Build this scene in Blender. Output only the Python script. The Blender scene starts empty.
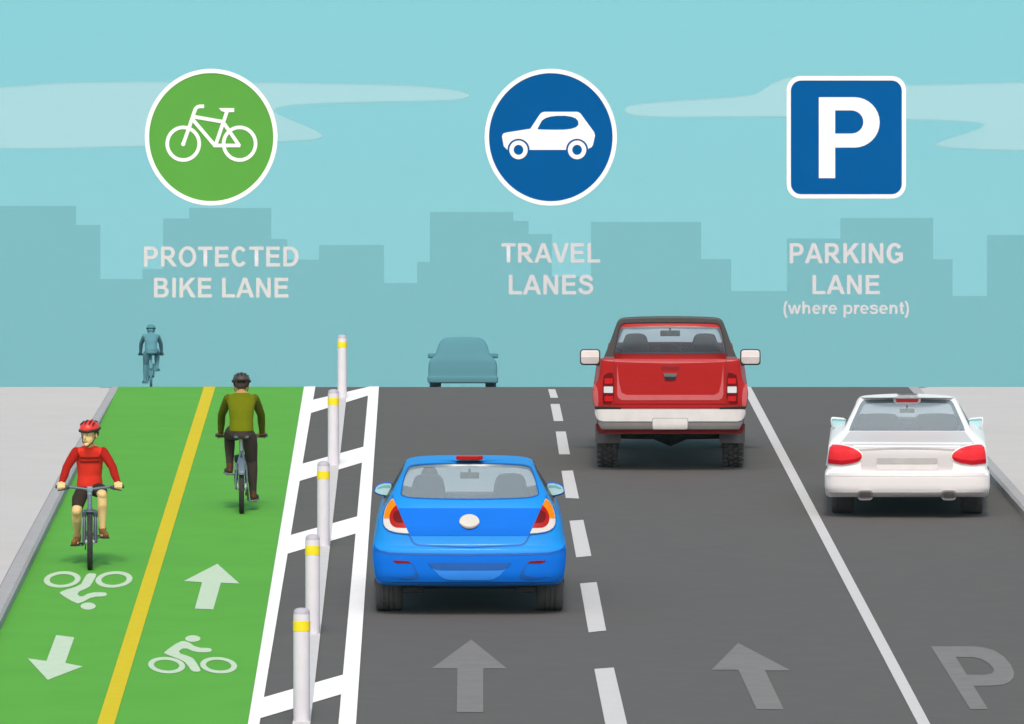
import bpy, bmesh, math, random
from mathutils import Vector, Matrix
random.seed(4)
S = bpy.context.scene
COL = S.collection
R = math.radians
PI = math.pi

# ------------------------------------------------------------------ viewpoint constants
F = 8000.0           # focal length in pixels (long telephoto)
CX, HY = 512.0, 387.0
V = 540.0            # vanishing height of the uphill road above eye level
S0 = 72.2            # pixels per metre at the crest
D0 = F / S0          # camera to crest, metres
SL = math.atan(V / F)
MS = Matrix.Rotation(SL, 4, 'X')

def road(x, y):      # picture measurement -> (x, v) on the sloping road, metres
    d = D0 * V / (y - HY + V)
    return ((x - CX) / F * d, (d - D0) / math.cos(SL))
def scale_at(y): return S0 * (y - HY + V) / V

# ------------------------------------------------------------------ materials
def lin(c):
    c = c / 255.0
    return c / 12.92 if c <= 0.04045 else ((c + 0.055) / 1.055) ** 2.4
KCOL = 0.80
EXPOSURE = 0.18
def rgb(t, k=1.0): return tuple(min(0.92, lin(c) * KCOL * k) for c in t) + (1,)
MATS = {}
def mat(name, c, rough=0.6, metal=0.0, spec=0.3, var=0.05, vs=9.0, bump=0.0, bs=60.0, coat=0.0, k=1.0, wear=None):
    if name in MATS: return MATS[name]
    m = bpy.data.materials.new(name); m.use_nodes = True
    nt = m.node_tree; b = nt.nodes['Principled BSDF']
    base = rgb(c, k)
    b.inputs['Roughness'].default_value = rough
    b.inputs['Metallic'].default_value = metal
    b.inputs['Specular IOR Level'].default_value = spec
    b.inputs['Coat Weight'].default_value = coat
    b.inputs['Coat Roughness'].default_value = 0.08
    tc = nt.nodes.new('ShaderNodeTexCoord')
    nz = nt.nodes.new('ShaderNodeTexNoise'); nz.inputs['Scale'].default_value = vs; nz.inputs['Detail'].default_value = 6
    nt.links.new(tc.outputs['Object'], nz.inputs['Vector'])
    mx = nt.nodes.new('ShaderNodeMix'); mx.data_type = 'RGBA'
    mr = nt.nodes.new('ShaderNodeMapRange'); mr.inputs[1].default_value = 0.3; mr.inputs[2].default_value = 0.7
    nt.links.new(nz.outputs['Fac'], mr.inputs[0]); nt.links.new(mr.outputs[0], mx.inputs[0])
    mx.inputs[6].default_value = tuple(v * (1 - var) for v in base[:3]) + (1,)
    mx.inputs[7].default_value = tuple(min(0.95, v * (1 + var)) for v in base[:3]) + (1,)
    out = mx.outputs[2]
    if wear:                                   # worn / dirty flecks with a shape of their own
        wc, ws, lo = wear
        n2 = nt.nodes.new('ShaderNodeTexNoise'); n2.inputs['Scale'].default_value = ws; n2.inputs['Detail'].default_value = 8
        n2.inputs['Roughness'].default_value = 0.7
        nt.links.new(tc.outputs['Object'], n2.inputs['Vector'])
        r2 = nt.nodes.new('ShaderNodeMapRange'); r2.inputs[1].default_value = lo; r2.inputs[2].default_value = lo + 0.12
        r2.inputs[4].default_value = 0.55
        nt.links.new(n2.outputs['Fac'], r2.inputs[0])
        m2 = nt.nodes.new('ShaderNodeMix'); m2.data_type = 'RGBA'
        nt.links.new(r2.outputs[0], m2.inputs[0]); nt.links.new(out, m2.inputs[6]); m2.inputs[7].default_value = rgb(wc)
        out = m2.outputs[2]
    nt.links.new(out, b.inputs['Base Color'])
    if bump:
        n3 = nt.nodes.new('ShaderNodeTexNoise'); n3.inputs['Scale'].default_value = bs; n3.inputs['Detail'].default_value = 4
        nt.links.new(tc.outputs['Object'], n3.inputs['Vector'])
        bp = nt.nodes.new('ShaderNodeBump'); bp.inputs['Strength'].default_value = bump; bp.inputs['Distance'].default_value = 0.01
        nt.links.new(n3.outputs['Fac'], bp.inputs['Height']); nt.links.new(bp.outputs['Normal'], b.inputs['Normal'])
    MATS[name] = m
    return m

def glass(name, c, film=0.6, trans=0.0):
    m = bpy.data.materials.new(name); m.use_nodes = True
    nt = m.node_tree; b = nt.nodes['Principled BSDF']
    b.inputs['Base Color'].default_value = rgb(c); b.inputs['Roughness'].default_value = 0.15
    b.inputs['Specular IOR Level'].default_value = 0.08
    t = nt.nodes.new('ShaderNodeBsdfTransparent'); t.inputs['Color'].default_value = (0.94, 0.97, 0.98, 1)
    tl = nt.nodes.new('ShaderNodeBsdfTranslucent'); tl.inputs['Color'].default_value = rgb(c)
    m2 = nt.nodes.new('ShaderNodeMixShader'); m2.inputs[0].default_value = trans
    nt.links.new(b.outputs[0], m2.inputs[1]); nt.links.new(tl.outputs[0], m2.inputs[2])
    mx = nt.nodes.new('ShaderNodeMixShader'); mx.inputs[0].default_value = film
    nt.links.new(t.outputs[0], mx.inputs[1]); nt.links.new(m2.outputs[0], mx.inputs[2])
    nt.links.new(mx.outputs[0], nt.nodes['Material Output'].inputs['Surface'])
    return m

# ------------------------------------------------------------------ object helpers
def link(name, mesh, m=None, parent=None):
    o = bpy.data.objects.new(name, mesh); COL.objects.link(o)
    if m is not None:
        mesh.materials.clear(); mesh.materials.append(m)
    if parent is not None: o.parent = parent
    return o
def tag(o, label=None, cat=None, group=None, kind=None):
    if label: o['label'] = label
    if cat: o['category'] = cat
    if group: o['group'] = group
    if kind: o['kind'] = kind
    return o
def thing(name, label, cat, M, group=None):
    o = bpy.data.objects.new(name, None); COL.objects.link(o); o.empty_display_size = 0.2
    o.matrix_world = M
    return tag(o, label, cat, group)
def smooth(me, ang=35):
    me.polygons.foreach_set('use_smooth', [True] * len(me.polygons))
    me.set_sharp_from_angle(angle=R(ang)); me.update()
    return me
def evaluated(o):
    dg = bpy.context.evaluated_depsgraph_get()
    me = bpy.data.meshes.new_from_object(o.evaluated_get(dg), depsgraph=dg)
    return me
def boolean(me_a, me_b, op):
    a = bpy.data.objects.new('tmp_a', me_a); b = bpy.data.objects.new('tmp_b', me_b)
    COL.objects.link(a); COL.objects.link(b)
    md = a.modifiers.new('b', 'BOOLEAN'); md.operation = op; md.object = b; md.solver = 'EXACT'
    bpy.context.view_layer.update()
    r = evaluated(a)
    bpy.data.objects.remove(a); bpy.data.objects.remove(b)
    return r
def remesh(me, vox, it=4):
    a = bpy.data.objects.new('tmp_r', me); COL.objects.link(a)
    md = a.modifiers.new('r', 'REMESH'); md.mode = 'VOXEL'; md.voxel_size = vox; md.use_smooth_shade = True
    sm = a.modifiers.new('s', 'SMOOTH'); sm.factor = 0.5; sm.iterations = it
    bpy.context.view_layer.update()
    r = evaluated(a); bpy.data.objects.remove(a)
    r.polygons.foreach_set('use_smooth', [True] * len(r.polygons))
    return r

class MB:
    """collects shapes, builds ONE mesh"""
    def __init__(s): s.bm = bmesh.new()
    def raw(s, vs, fs):
        b = [s.bm.verts.new(v) for v in vs]
        for f in fs:
            try: s.bm.faces.new([b[i] for i in f])
            except ValueError: pass
        return s
    def box(s, c, d, bev=0.0, M=None):
        t = bmesh.new(); bmesh.ops.create_cube(t, size=1)
        bmesh.ops.scale(t, vec=d, verts=t.verts)
        if bev: bmesh.ops.bevel(t, geom=list(t.edges), offset=bev, segments=3, affect='EDGES', profile=0.5)
        T = Matrix.Translation(c) @ (M if M else Matrix.Identity(4))
        t.transform(T); s.add(t); return s
    def add(s, t):
        me = bpy.data.meshes.new('t'); t.to_mesh(me); t.free(); s.bm.from_mesh(me); bpy.data.meshes.remove(me); return s
    def mesh_in(s, me, M=None):
        t = bmesh.new(); t.from_mesh(me)
        if M: t.transform(M)
        return s.add(t)
    def ball(s, c, r, seg=16, M=None):
        t = bmesh.new(); bmesh.ops.create_uvsphere(t, u_segments=seg, v_segments=max(6, seg // 2), radius=1)
        if not hasattr(r, '__len__'): r = (r, r, r)
        T = Matrix.Translation(c) @ (M if M else Matrix.Identity(4)) @ Matrix.Diagonal((*r, 1))
        t.transform(T); return s.add(t)
    def tube(s, pts, r, seg=10, flat=None):
        pts = [Vector(p) for p in pts]; n = len(pts)
        if not hasattr(r, '__len__'): r = [r] * n
        rings = []; up = None
        for i, p in enumerate(pts):
            d = (pts[min(i + 1, n - 1)] - pts[max(i - 1, 0)]).normalized()
            if up is None:
                up = Vector((0, 0, 1)) if abs(d.z) < 0.9 else Vector((0, 1, 0))
            a = d.cross(up).normalized(); b = a.cross(d).normalized(); up = b
            k = flat if flat else 1.0
            rings.append([s.bm.verts.new(p + a * math.cos(2 * PI * j / seg) * r[i] + b * math.sin(2 * PI * j / seg) * r[i] * k) for j in range(seg)])
        for i in range(n - 1):
            for j in range(seg):
                s.bm.faces.new((rings[i][j], rings[i][(j + 1) % seg], rings[i + 1][(j + 1) % seg], rings[i + 1][j]))
        s.bm.faces.new(rings[0][::-1]); s.bm.faces.new(rings[-1])
        return s
    def capsule(s, pts, seg=14):     # pts: (p, r)
        s.tube([p for p, r in pts], [r for p, r in pts], seg)
        for p, r in pts: s.ball(p, r, seg)
        return s
    def rings(s, rs, seg=20):        # elliptical rings in horizontal planes: (centre, rx, ry)
        L = []
        for c, rx, ry in rs:
            L.append([s.bm.verts.new((c[0] + rx * math.cos(2 * PI * j / seg), c[1] + ry * math.sin(2 * PI * j / seg), c[2])) for j in range(seg)])
        for i in range(len(L) - 1):
            for j in range(seg):
                s.bm.faces.new((L[i][j], L[i][(j + 1) % seg], L[i + 1][(j + 1) % seg], L[i + 1][j]))
        s.bm.faces.new(L[0][::-1]); s.bm.faces.new(L[-1])
        return s
    def lathe(s, prof, axis='Z', c=(0, 0, 0), seg=32, closed=False):   # prof: (r, h)
        L = []
        for r, h in prof:
            ring = []
            for j in range(seg):
                a = 2 * PI * j / seg; x, y = r * math.cos(a), r * math.sin(a)
                p = (x, y, h) if axis == 'Z' else ((h, x, y) if axis == 'X' else (x, h, y))
                ring.append(s.bm.verts.new(Vector(c) + Vector(p)))
            L.append(ring)
        m = len(L)
        for i in range(m if closed else m - 1):
            A, B = L[i], L[(i + 1) % m]
            for j in range(seg): s.bm.faces.new((A[j], A[(j + 1) % seg], B[(j + 1) % seg], B[j]))
        if not closed:
            s.bm.faces.new(L[0][::-1]); s.bm.faces.new(L[-1])
        return s
    def prism(s, poly, y0, y1):      # poly of (x, z), extruded along y
        n = len(poly)
        a = [s.bm.verts.new((x, y0, z)) for x, z in poly]; b = [s.bm.verts.new((x, y1, z)) for x, z in poly]
        s.bm.faces.new(a); s.bm.faces.new(b[::-1])
        for i in range(n): s.bm.faces.new((a[i], b[i], b[(i + 1) % n], a[(i + 1) % n]))
        return s
    def mesh(s, sm=35, recalc=True):
        if recalc: bmesh.ops.recalc_face_normals(s.bm, faces=s.bm.faces)
        me = bpy.data.meshes.new('m'); s.bm.to_mesh(me); s.bm.free()
        if sm: smooth(me, sm)
        return me
    def build(s, name, m, parent=None, sm=35):
        me = s.mesh(sm); me.name = name
        return link(name, me, m, parent)

def chaikin(p, it=2, closed=True):
    for _ in range(it):
        q = []; n = len(p)
        rng = range(n if closed else n - 1)
        if not closed: q.append(p[0])
        for i in rng:
            a, b = p[i], p[(i + 1) % n]
            q.append((a[0] * .75 + b[0] * .25, a[1] * .75 + b[1] * .25)); q.append((a[0] * .25 + b[0] * .75, a[1] * .25 + b[1] * .75))
        if not closed: q.append(p[-1])
        p = q
    return p
def rrect(x0, y0, x1, y1, r, n=6):
    out = []
    for cx, cy, a0 in ((x1 - r, y1 - r, 0), (x0 + r, y1 - r, 90), (x0 + r, y0 + r, 180), (x1 - r, y0 + r, 270)):
        for i in range(n + 1):
            a = R(a0 + 90 * i / n); out.append((cx + r * math.cos(a), cy + r * math.sin(a)))
    return out
def ellipse(cx, cy, a, b, n=40, rot=0.0, shear=0.0):
    o = []
    for i in range(n):
        t = 2 * PI * i / n; x, y = a * math.cos(t), b * math.sin(t)
        o.append((cx + x * math.cos(rot) - y * math.sin(rot) + shear * y, cy + x * math.sin(rot) + y * math.cos(rot)))
    return o
def stroke(p, w):                     # thick polyline outline
    L, Rr = [], []
    n = len(p)
    for i in range(n):
        a = Vector(p[max(i - 1, 0)]); b = Vector(p[min(i + 1, n - 1)])
        d = (b - a).normalized(); q = Vector((-d.y, d.x)) * w / 2; c = Vector(p[i])
        L.append(tuple(c + q)); Rr.append(tuple(c - q))
    return L + Rr[::-1]
def shape2d(polys, depth=0.0, bevel=0.0):       # filled 2D outlines (even-odd holes), thickness = 2*depth
    cu = bpy.data.curves.new('s', 'CURVE'); cu.dimensions = '2D'; cu.fill_mode = 'BOTH'; cu.extrude = depth
    cu.bevel_depth = bevel; cu.bevel_resolution = 2
    for p in polys:
        sp = cu.splines.new('POLY'); sp.points.add(len(p) - 1)
        for i, q in enumerate(p): sp.points[i].co = (q[0], q[1], 0, 1)
        sp.use_cyclic_u = True
    o = bpy.data.objects.new('tmp_s', cu); COL.objects.link(o); bpy.context.view_layer.update()
    me = evaluated(o); bpy.data.objects.remove(o); bpy.data.curves.remove(cu)
    return me

# ------------------------------------------------------------------ colours
M_asph = mat('asphalt', (105, 103.5, 102), rough=0.9, spec=0.15, var=0.035, vs=3.0, wear=((116, 115, 113), 45.0, 0.64))
M_green = mat('green_lane_paint', (99, 181, 66), rough=0.8, spec=0.15, var=0.04, vs=1.4, wear=((94, 160, 78), 14.0, 0.66))
M_yellow = mat('yellow_paint', (219, 199, 30), k=1.08, rough=0.8, spec=0.15, var=0.04, wear=((186, 172, 60), 16.0, 0.64))
M_white = mat('white_paint', (255, 255, 255), rough=0.75, spec=0.15, var=0.02, k=1.12, wear=((205, 206, 205), 15.0, 0.66))
M_offw = mat('pale_paint', (220, 220, 220), rough=0.75, spec=0.15, var=0.03, wear=((180, 180, 180), 15.0, 0.66))
M_faded = mat('faded_grey_paint', (137, 136, 135), rough=0.85, spec=0.12, var=0.06, vs=5, wear=((112, 112, 112), 18.0, 0.6))
M_symb = mat('pale_green_paint', (208, 232, 204), rough=0.8, spec=0.12, var=0.04, wear=((165, 210, 152), 16.0, 0.64))
M_walk = mat('pavement_concrete', (204, 203, 201), k=1.08, rough=0.9, spec=0.12, var=0.03, vs=1.2, bump=0.15, bs=40, wear=((188, 187, 184), 9.0, 0.64))
M_kerb = mat('kerb_stone', (182, 183, 185), rough=0.9, spec=0.12, var=0.05, vs=4, bump=0.2, bs=50)
M_ground = mat('earth', (120, 118, 110), rough=1.0, spec=0.05, var=0.1, vs=0.4)

# ------------------------------------------------------------------ setting
def structure(name, me, m): return tag(link(name, me, m), kind='structure')
def strip_mesh(left, right, n, width_n=None):   # left/right: picture polylines, same length
    vs, fs = [], []
    for (a, b) in zip(left, right):
        xa, va = road(*a); xb, vb = road(*b)
        vs += [(xa, va, n), (xb, vb, n)]
    for i in range(len(left) - 1): fs.append((2 * i, 2 * i + 1, 2 * i + 3, 2 * i + 2))
    mb = MB(); mb.raw([MS @ Vector(v) for v in vs], fs)
    return mb.mesh(0)
def marking_mesh(polys, n):           # outlines in picture coordinates, laid on the road surface
    pl = [[road(*q) for q in p] for p in polys]
    me = shape2d(pl)
    me.transform(MS @ Matrix.Translation((0, 0, n)))
    return me
def lerp_x(p, q, y): return p[0] + (q[0] - p[0]) * (y - p[1]) / (q[1] - p[1])
YB = 1000.0                           # measurements run on past the lower frame edge
TOP = 387.0
def line_strip(a0, a1, b0, b1, n, y0=TOP, y1=YB, steps=12):
    ys = [y0 + (y1 - y0) * i / steps for i in range(steps + 1)]
    return strip_mesh([(lerp_x(a0, a1, y), y) for y in ys], [(lerp_x(b0, b1, y), y) for y in ys], n)

# ground: slope below, level plateau beyond the crest
mb = MB()
vB = road(0, 1000)[1] - 40
prof = [(vB, -0.25), (-0.6, -0.25)]
pts = [MS @ Vector((0, v, n)) for v, n in prof] + [Vector((0, 3, -0.3)), Vector((0, 60, -0.35)), Vector((0, 3450, -0.5))]
vs = []
for p in pts:
    for x in (-600, -60, 60, 600): vs.append((x, p.y, p.z))
fs = []
for i in range(len(pts) - 1):
    for j in range(3): fs.append((i * 4 + j, i * 4 + j + 1, i * 4 + j + 5, i * 4 + j + 4))
mb.raw(vs, fs); structure('ground', mb.mesh(0), M_ground)

KL0, KL1 = (112.0, 387.0), (2.8, 591.5)         # left kerb, outer edge
GL0, GL1 = (118.5, 387.0), (2.8, 625.0)         # left edge of green lane
KR0, KR1 = (908.0, 387.0), (1024.0, 519.0)      # right kerb inner edge
KS0, KS1 = (918.0, 387.0), (1024.0, 506.0)
# asphalt carriageway
structure('road', line_strip((100.0, 387), (-60.0, 625), (925.0, 387), (1045.0, 519), 0.0), M_asph)
def level(name, x0, x1, y0, y1, z0, z1, m):
    mb = MB(); mb.raw([(x0, y0, z0), (x1, y0, z0), (x1, y1, z1), (x0, y1, z1)], [(0, 1, 2, 3)])
    return structure(name, mb.mesh(0), m)
level('upper_road', -40, 40, 0.0, 400, -0.001, -0.06, M_asph)

def kerb_height(y):                   # the kerb is dropped towards the crossing at the crest
    v = -road(512, y)[1]
    return 0.004 + 0.106 * max(0.0, min(1.0, (v - 1.0) / 11.0))
def kerb_and_walk(in0, in1, out0, out1, far, side):
    ys = [387, 388, 392, 400, 410, 420, 435, 450, 480, 520, 570, 620, 724, 850, 1000]
    kb = MB(); wk = MB(); kv = []; wv = []
    for y in ys:
        h = kerb_height(y)
        xi, v = road(lerp_x(in0, in1, y), y); xo, _ = road(lerp_x(out0, out1, y), y)
        w = abs(xo - xi); w = max(0.1, min(0.16, w)); xo = xi + side * w
        rr = 0.25 * h
        for (x, n) in ((xi, -0.2), (xi, h - rr), (xi + side * rr, h), (xo, h), (xo, -0.2)):
            kv.append(MS @ Vector((x, v, n)))
        wv += [MS @ Vector((xo + side * 0.006, v, h - 0.004)), MS @ Vector((far, v, h - 0.004))]
    fs = []
    for i in range(len(ys) - 1):
        for j in range(4): fs.append((i * 5 + j, i * 5 + j + 1, i * 5 + j + 6, i * 5 + j + 5))
    kb.raw(kv, fs); wk.raw(wv, [(2 * i, 2 * i + 1, 2 * i + 3, 2 * i + 2) for i in range(len(ys) - 1)])
    structure('kerb', kb.mesh(30), M_kerb); structure('pavement', wk.mesh(0), M_walk)
kerb_and_walk(GL0, GL1, KL0, KL1, -60, -1)
kerb_and_walk(KR0, KR1, KS0, KS1, 60, 1)
# paving joints scored across the pavements

# green cycle track and the lines
structure('cycle_path', line_strip(GL0, GL1, (310.0, 387), (254.0, 724), 0.004), M_green)
structure('yellow_centre_line', line_strip((204, 387), (97.3, 724), (215.6, 387), (114.5, 724), 0.008), M_yellow)
structure('buffer_line', line_strip((304, 387), (248, 724), (315.4, 387), (260.4, 719), 0.008), M_white)
structure('buffer_line', line_strip((368.8, 387), (338.5, 724), (379, 387), (356, 724), 0.008), M_white)
for q in ([(313, 400.2), (368.8, 387.2), (369.5, 387.2), (369.2, 395.7), (310, 413.8)],
          [(302, 464.3), (365.2, 446.7), (363.2, 462.8), (299, 481.7)],
          [(290.5, 535.6), (359, 516.4), (357, 533.7), (287, 554.5)],
          [(264, 697.9), (344, 675), (342, 694.7), (259.5, 719.2)],
          [(238, 858), (330, 833), (328, 856), (233, 884)]):
    structure('buffer_cross_bar_line', marking_mesh([q], 0.007), M_white)
structure('post_strip_line', line_strip((337, 399), (292.6, 724), (346.4, 399), (310.4, 724), 0.011, 399, 900), M_offw)
structure('parking_line', line_strip((741.7, 387), (917.8, 724), (750.7, 387), (930, 724), 0.004), M_offw)
for zq in ([(17, 20), (32, 20), (38, 38), (22, 38)], [(22, 51), (41, 51), (49, 87), (29, 87)], [(33, 109), (54, 109), (63, 157), (40, 157)],
           [(45, 192), (69, 191), (82, 250), (54, 249)], [(62, 297), (91, 295), (108, 371), (76, 374)],
           [(84, 429), (119, 426), (139, 528), (102, 532)], [(114, 609), (155, 606), (195, 776), (148, 780)]):
    structure('lane_dash_line', marking_mesh([[(540 + x / 2.1, 380 + y / 2.105) for x, y in zq]], 0.004), M_offw)
def zz(pts, ox, oy, sx, sy=None): return [(ox + x / sx, oy + y / (sy or sx)) for x, y in pts]
ZL = (0, 550, 3.938)
arrow_up = [(856, 57), (943, 135), (870, 132), (840, 237), (767, 234), (796, 130), (724, 125)]
arrow_dn = [(221, 338), (293, 347), (257, 448), (326, 462), (188, 515), (109, 430), (183, 440)]
structure('arrow_road_marking', marking_mesh([zz(arrow_up, *ZL)], 0.008), M_symb)
structure('arrow_road_marking', marking_mesh([zz(arrow_dn, *ZL)], 0.008), M_symb)
def symbol(fig, head, w1, w2, rot):
    ps = [chaikin(fig, 1), ellipse(*head)]
    me = []
    mbm = MB()
    for p in ps: mbm.mesh_in(marking_mesh([zz(p, *ZL)], 0.008))
    for c in (w1, w2):
        mbm.mesh_in(marking_mesh([zz(ellipse(c[0], c[1], 73, 32, 48, rot), *ZL), zz(ellipse(c[0], c[1], 50, 21, 48, rot), *ZL)], 0.008))
    structure('bicycle_road_marking', mbm.mesh(0), M_symb)
symbol([(345, 94), (374, 95), (381, 101), (360, 138), (350, 150), (300, 172), (318, 190), (355, 170), (413, 169), (424, 177), (412, 186), (365, 187), (318, 212), (300, 214), (234, 175), (238, 166), (318, 142), (328, 120)],
       (347, 224, 30, 14), (245, 119), (449, 119), -0.07)
symbol([(644, 406), (706, 363), (735, 361), (775, 388), (828, 389), (836, 398), (826, 406), (768, 406), (726, 386), (697, 407), (752, 424), (767, 436), (792, 478), (784, 483), (756, 482), (740, 458), (724, 440), (650, 412)],
       (759, 352, 30, 13), (656, 457), (861, 457), 0.07)
structure('arrow_road_marking', marking_mesh([zz([(243, 136), (365, 235), (284, 235), (284, 384), (194, 384), (196, 235), (108, 235)], 400, 600, 3.413)], 0.004), M_faded)
structure('arrow_road_marking', marking_mesh([zz([(173, 129), (330, 211), (253, 211), (309, 327), (228, 326), (174, 209), (94, 209)], 680, 600, 2.977)], 0.004), M_faded)
Pout = [(747, 139), (870, 139), (903, 142), (935, 151), (965, 170), (985, 194), (995, 217), (993, 232), (982, 245), (962, 253), (930, 256), (874, 257), (917, 326), (864, 326)]
Phole = [(821, 171), (872, 171), (898, 177), (918, 189), (932, 203), (935, 212), (928, 220), (905, 224), (854, 224)]
structure('parking_road_marking', marking_mesh([zz(Pout, 680, 600, 2.977), zz(Phole, 680, 600, 2.977)], 0.004), M_faded)

# ------------------------------------------------------------------ delineator posts
M_post = mat('post_plastic', (220, 220, 228), rough=0.6, spec=0.15, var=0.03, vs=6, wear=((205, 204, 206), 12, 0.66))
M_cap = mat('post_cap', (190, 190, 202), rough=0.6, var=0.04)
M_band = mat('yellow_reflective', (253, 232, 30), rough=0.4, spec=0.4, var=0.03)
def road_M(x, y, rz=0.0, sc=1.0, along=True):
    X, v = road(x, y)
    p = MS @ Vector((X, v, 0.0))
    return Matrix.Translation(p) @ (MS if along else Matrix.Identity(4)) @ Matrix.Rotation(rz, 4, 'Z') @ Matrix.Scale(sc, 4)
posts = [(342.1, 398.7, 334.4, 'white post with yellow band, farthest and smallest of the five'),
         (333.4, 465.6, 389.0, 'white post with yellow band, second farthest, standing level with the olive rider\'s legs'),
         (323.4, 547.0, 461.0, 'white post with yellow band, the middle one, left of the blue car\'s mirror'),
         (312.6, 634.7, 534.0, 'white post with yellow band, second nearest, left of the blue car\'s wheel'),
         (301.6, 722.0, 607.4, 'white post with yellow band, nearest and largest, at the bottom edge')]
proto = None
def post_proto():
    t = thing('delineator_post', 'x', 'bollard', Matrix.Identity(4), 'white posts along the buffer strip')
    b = MB(); b.lathe([(0.0685, 0.0), (0.0685, 0.1), (0.0685, 0.88), (0.067, 0.886)], seg=36); b.build('tube', M_post, t)
    b = MB(); b.lathe([(0.0675, 0.884), (0.066, 0.905), (0.058, 0.923), (0.04, 0.934), (0.015, 0.938)], seg=36); b.build('cap', M_cap, t)
    b = MB(); b.lathe([(0.0687, 0.745), (0.0712, 0.747), (0.0712, 0.828), (0.0687, 0.83)], seg=36); b.build('reflective_band', M_band, t)
    return t
def copy_tree(o, parent=None, repl=None):
    c = o.copy(); COL.objects.link(c)
    if repl and c.data is not None:
        c.data = o.data.copy(); c.data.materials.clear(); c.data.materials.append(repl)
    if parent is not None: c.parent = parent; c.matrix_parent_inverse = o.matrix_parent_inverse.copy()
    for ch in o.children: copy_tree(ch, c, repl)
    return c
protop = post_proto()
for i, (x, yb, yt, lab) in enumerate(posts):
    o = protop if i == 0 else copy_tree(protop)
    h = (yb - yt) / scale_at(yb)
    o.matrix_world = road_M(x, yb, random.uniform(0, 6), h / 0.94, along=False)
    o['label'] = lab

# ------------------------------------------------------------------ signs and lettering above the crest
M_signw = mat('sign_white', (247, 247, 247), k=1.08, rough=0.8, spec=0.02, var=0.015)
M_signg = mat('sign_green', (101, 180, 78), k=0.87, rough=0.8, spec=0.02, var=0.02, vs=2)
M_signb = mat('sign_blue', (0, 92, 161), k=0.97, rough=0.8, spec=0.02, var=0.02, vs=2)
M_back = mat('sign_aluminium', (150, 152, 155), rough=0.4, metal=0.6)
M_letter = mat('letter_grey', (224, 226, 231), k=0.88, rough=0.8, spec=.05, var=0.02)
YS = -0.3                                        # distance of the sign row from the crest
SS = F / (D0 + YS)
def air(x, y): return ((x - CX) / SS, (HY - y) / SS)
FACE = Matrix.Rotation(PI / 2, 4, 'X')           # XY drawing -> upright, facing the viewer
def sign(name, label, c, outer, inner, facem, symbol_polys, symname):
    cx, cz = air(*c)
    t = thing(name, label, 'sign', Matrix.Translation((cx, YS, cz)))
    def loc(p): x, z = air(*p); return (x - cx, z - cz)
    o = [loc(p) for p in outer]; i = [loc(p) for p in inner]
    def put(nm, polys, depth, yoff, m, bev=0.0):
        me = shape2d(polys, depth, bev); me.transform(Matrix.Translation((0, yoff, 0)) @ FACE)
        return link(nm, smooth(me, 30), m, t)
    put('back_plate', [o], 0.012, 0.03, M_back)
    put('border', [o, i], 0.014, 0.003, M_signw, 0.003)
    put('face', [i], 0.008, 0.004, facem)
    s = put(symname, [[loc(p) for p in pl] for pl in symbol_polys[0]], 0.003, -0.0075, M_signw)
    mbm = MB()
    for kk, grp in enumerate(symbol_polys):
        mbm.mesh_in(shape2d([[loc(p) for p in pl] for pl in grp], 0.003 + .0006 * kk))
    me = mbm.mesh(30); me.transform(Matrix.Translation((0, -0.0075, 0)) @ FACE); me.materials.append(M_signw)
    s.data = me
    return t
ZB = (110, 50, 2.785)
def zb(p): return zz(p, *ZB)
bike = [[zb(ellipse(204, 261, 49.5, 50.5, 48)), zb(ellipse(204, 261, 39.5, 40.5, 48))],
        [zb(ellipse(361, 261, 49.5, 50.5, 48)), zb(ellipse(361, 261, 39.5, 40.5, 48))],
        [zb(stroke([(204, 262), (222, 211), (233, 178), (238, 164), (243, 159), (250, 157), (262, 157)], 10))],
        [zb(ellipse(204, 262, 6, 6, 16))],
        [zb(stroke([(229, 185), (320, 201)], 10))], [zb(stroke([(229, 192), (292, 266)], 10))],
        [zb(stroke([(288, 266), (363, 266)], 10))], [zb(stroke([(293, 268), (327, 168)], 10))],
        [zb(stroke([(361, 268), (316, 202)], 10))],
        [zb([(303, 162), (346, 162), (346, 173), (322, 174), (310, 170)])]]
sign('bicycle_sign', 'round green sign with a white bicycle symbol and white rim', (211.2, 137.2),
     ellipse(211.2, 137.2, 66.2, 68.2, 96), ellipse(211.2, 137.2, 62.3, 64.2, 96), M_signg, bike, 'bicycle_symbol')
ZC = (470, 50, 2.783)
def zc(p): return zz(p, *ZC)
def arch(cx, cy, r, x0, x1, y):      # concave wheel arch from right to left
    a0 = math.asin((y - cy) / r) if abs(y - cy) < r else 0
    return [(cx + r * math.cos(t), cy - r * math.sin(t)) for t in [PI * i / 14 for i in range(15)]]
body = [(89, 240), (92, 233), (100, 230), (168, 219), (193, 181), (198, 175), (206, 172), (299, 172), (307, 176), (345, 228), (348, 238), (342, 265), (338, 271), (330, 274)] \
    + arch(298, 278, 31, 0, 0, 278) + arch(135, 278, 31, 0, 0, 278) + [(98, 272), (94, 268)]
win = chaikin([(188, 218), (208, 183), (299, 183), (304, 222), (188, 222)], 2)
carsym = [[zc(body), zc(win)], [zc(ellipse(135, 278, 25.5, 26, 36)), zc(ellipse(135, 278, 13.5, 14, 30))],
          [zc(ellipse(298, 278, 25.5, 26, 36)), zc(ellipse(298, 278, 13.5, 14, 30))]]
sign('car_sign', 'round blue sign with a white car symbol and white rim', (550.8, 137.3),
     ellipse(550.8, 137.3, 66.0, 68.3, 96), ellipse(550.8, 137.3, 62.0, 64.2, 96), M_signb, carsym, 'car_symbol')
ZP = (760, 50, 2.583)
def zp(p): return zz(p, *ZP)
Pl = [(152, 122), (244, 122)] + [(244 + 65 * math.sin(t), 187 - 65 * math.cos(t)) for t in [PI * i / 16 for i in range(1, 16)]] + [(244, 252), (194, 252), (194, 331), (152, 331)]
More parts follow.
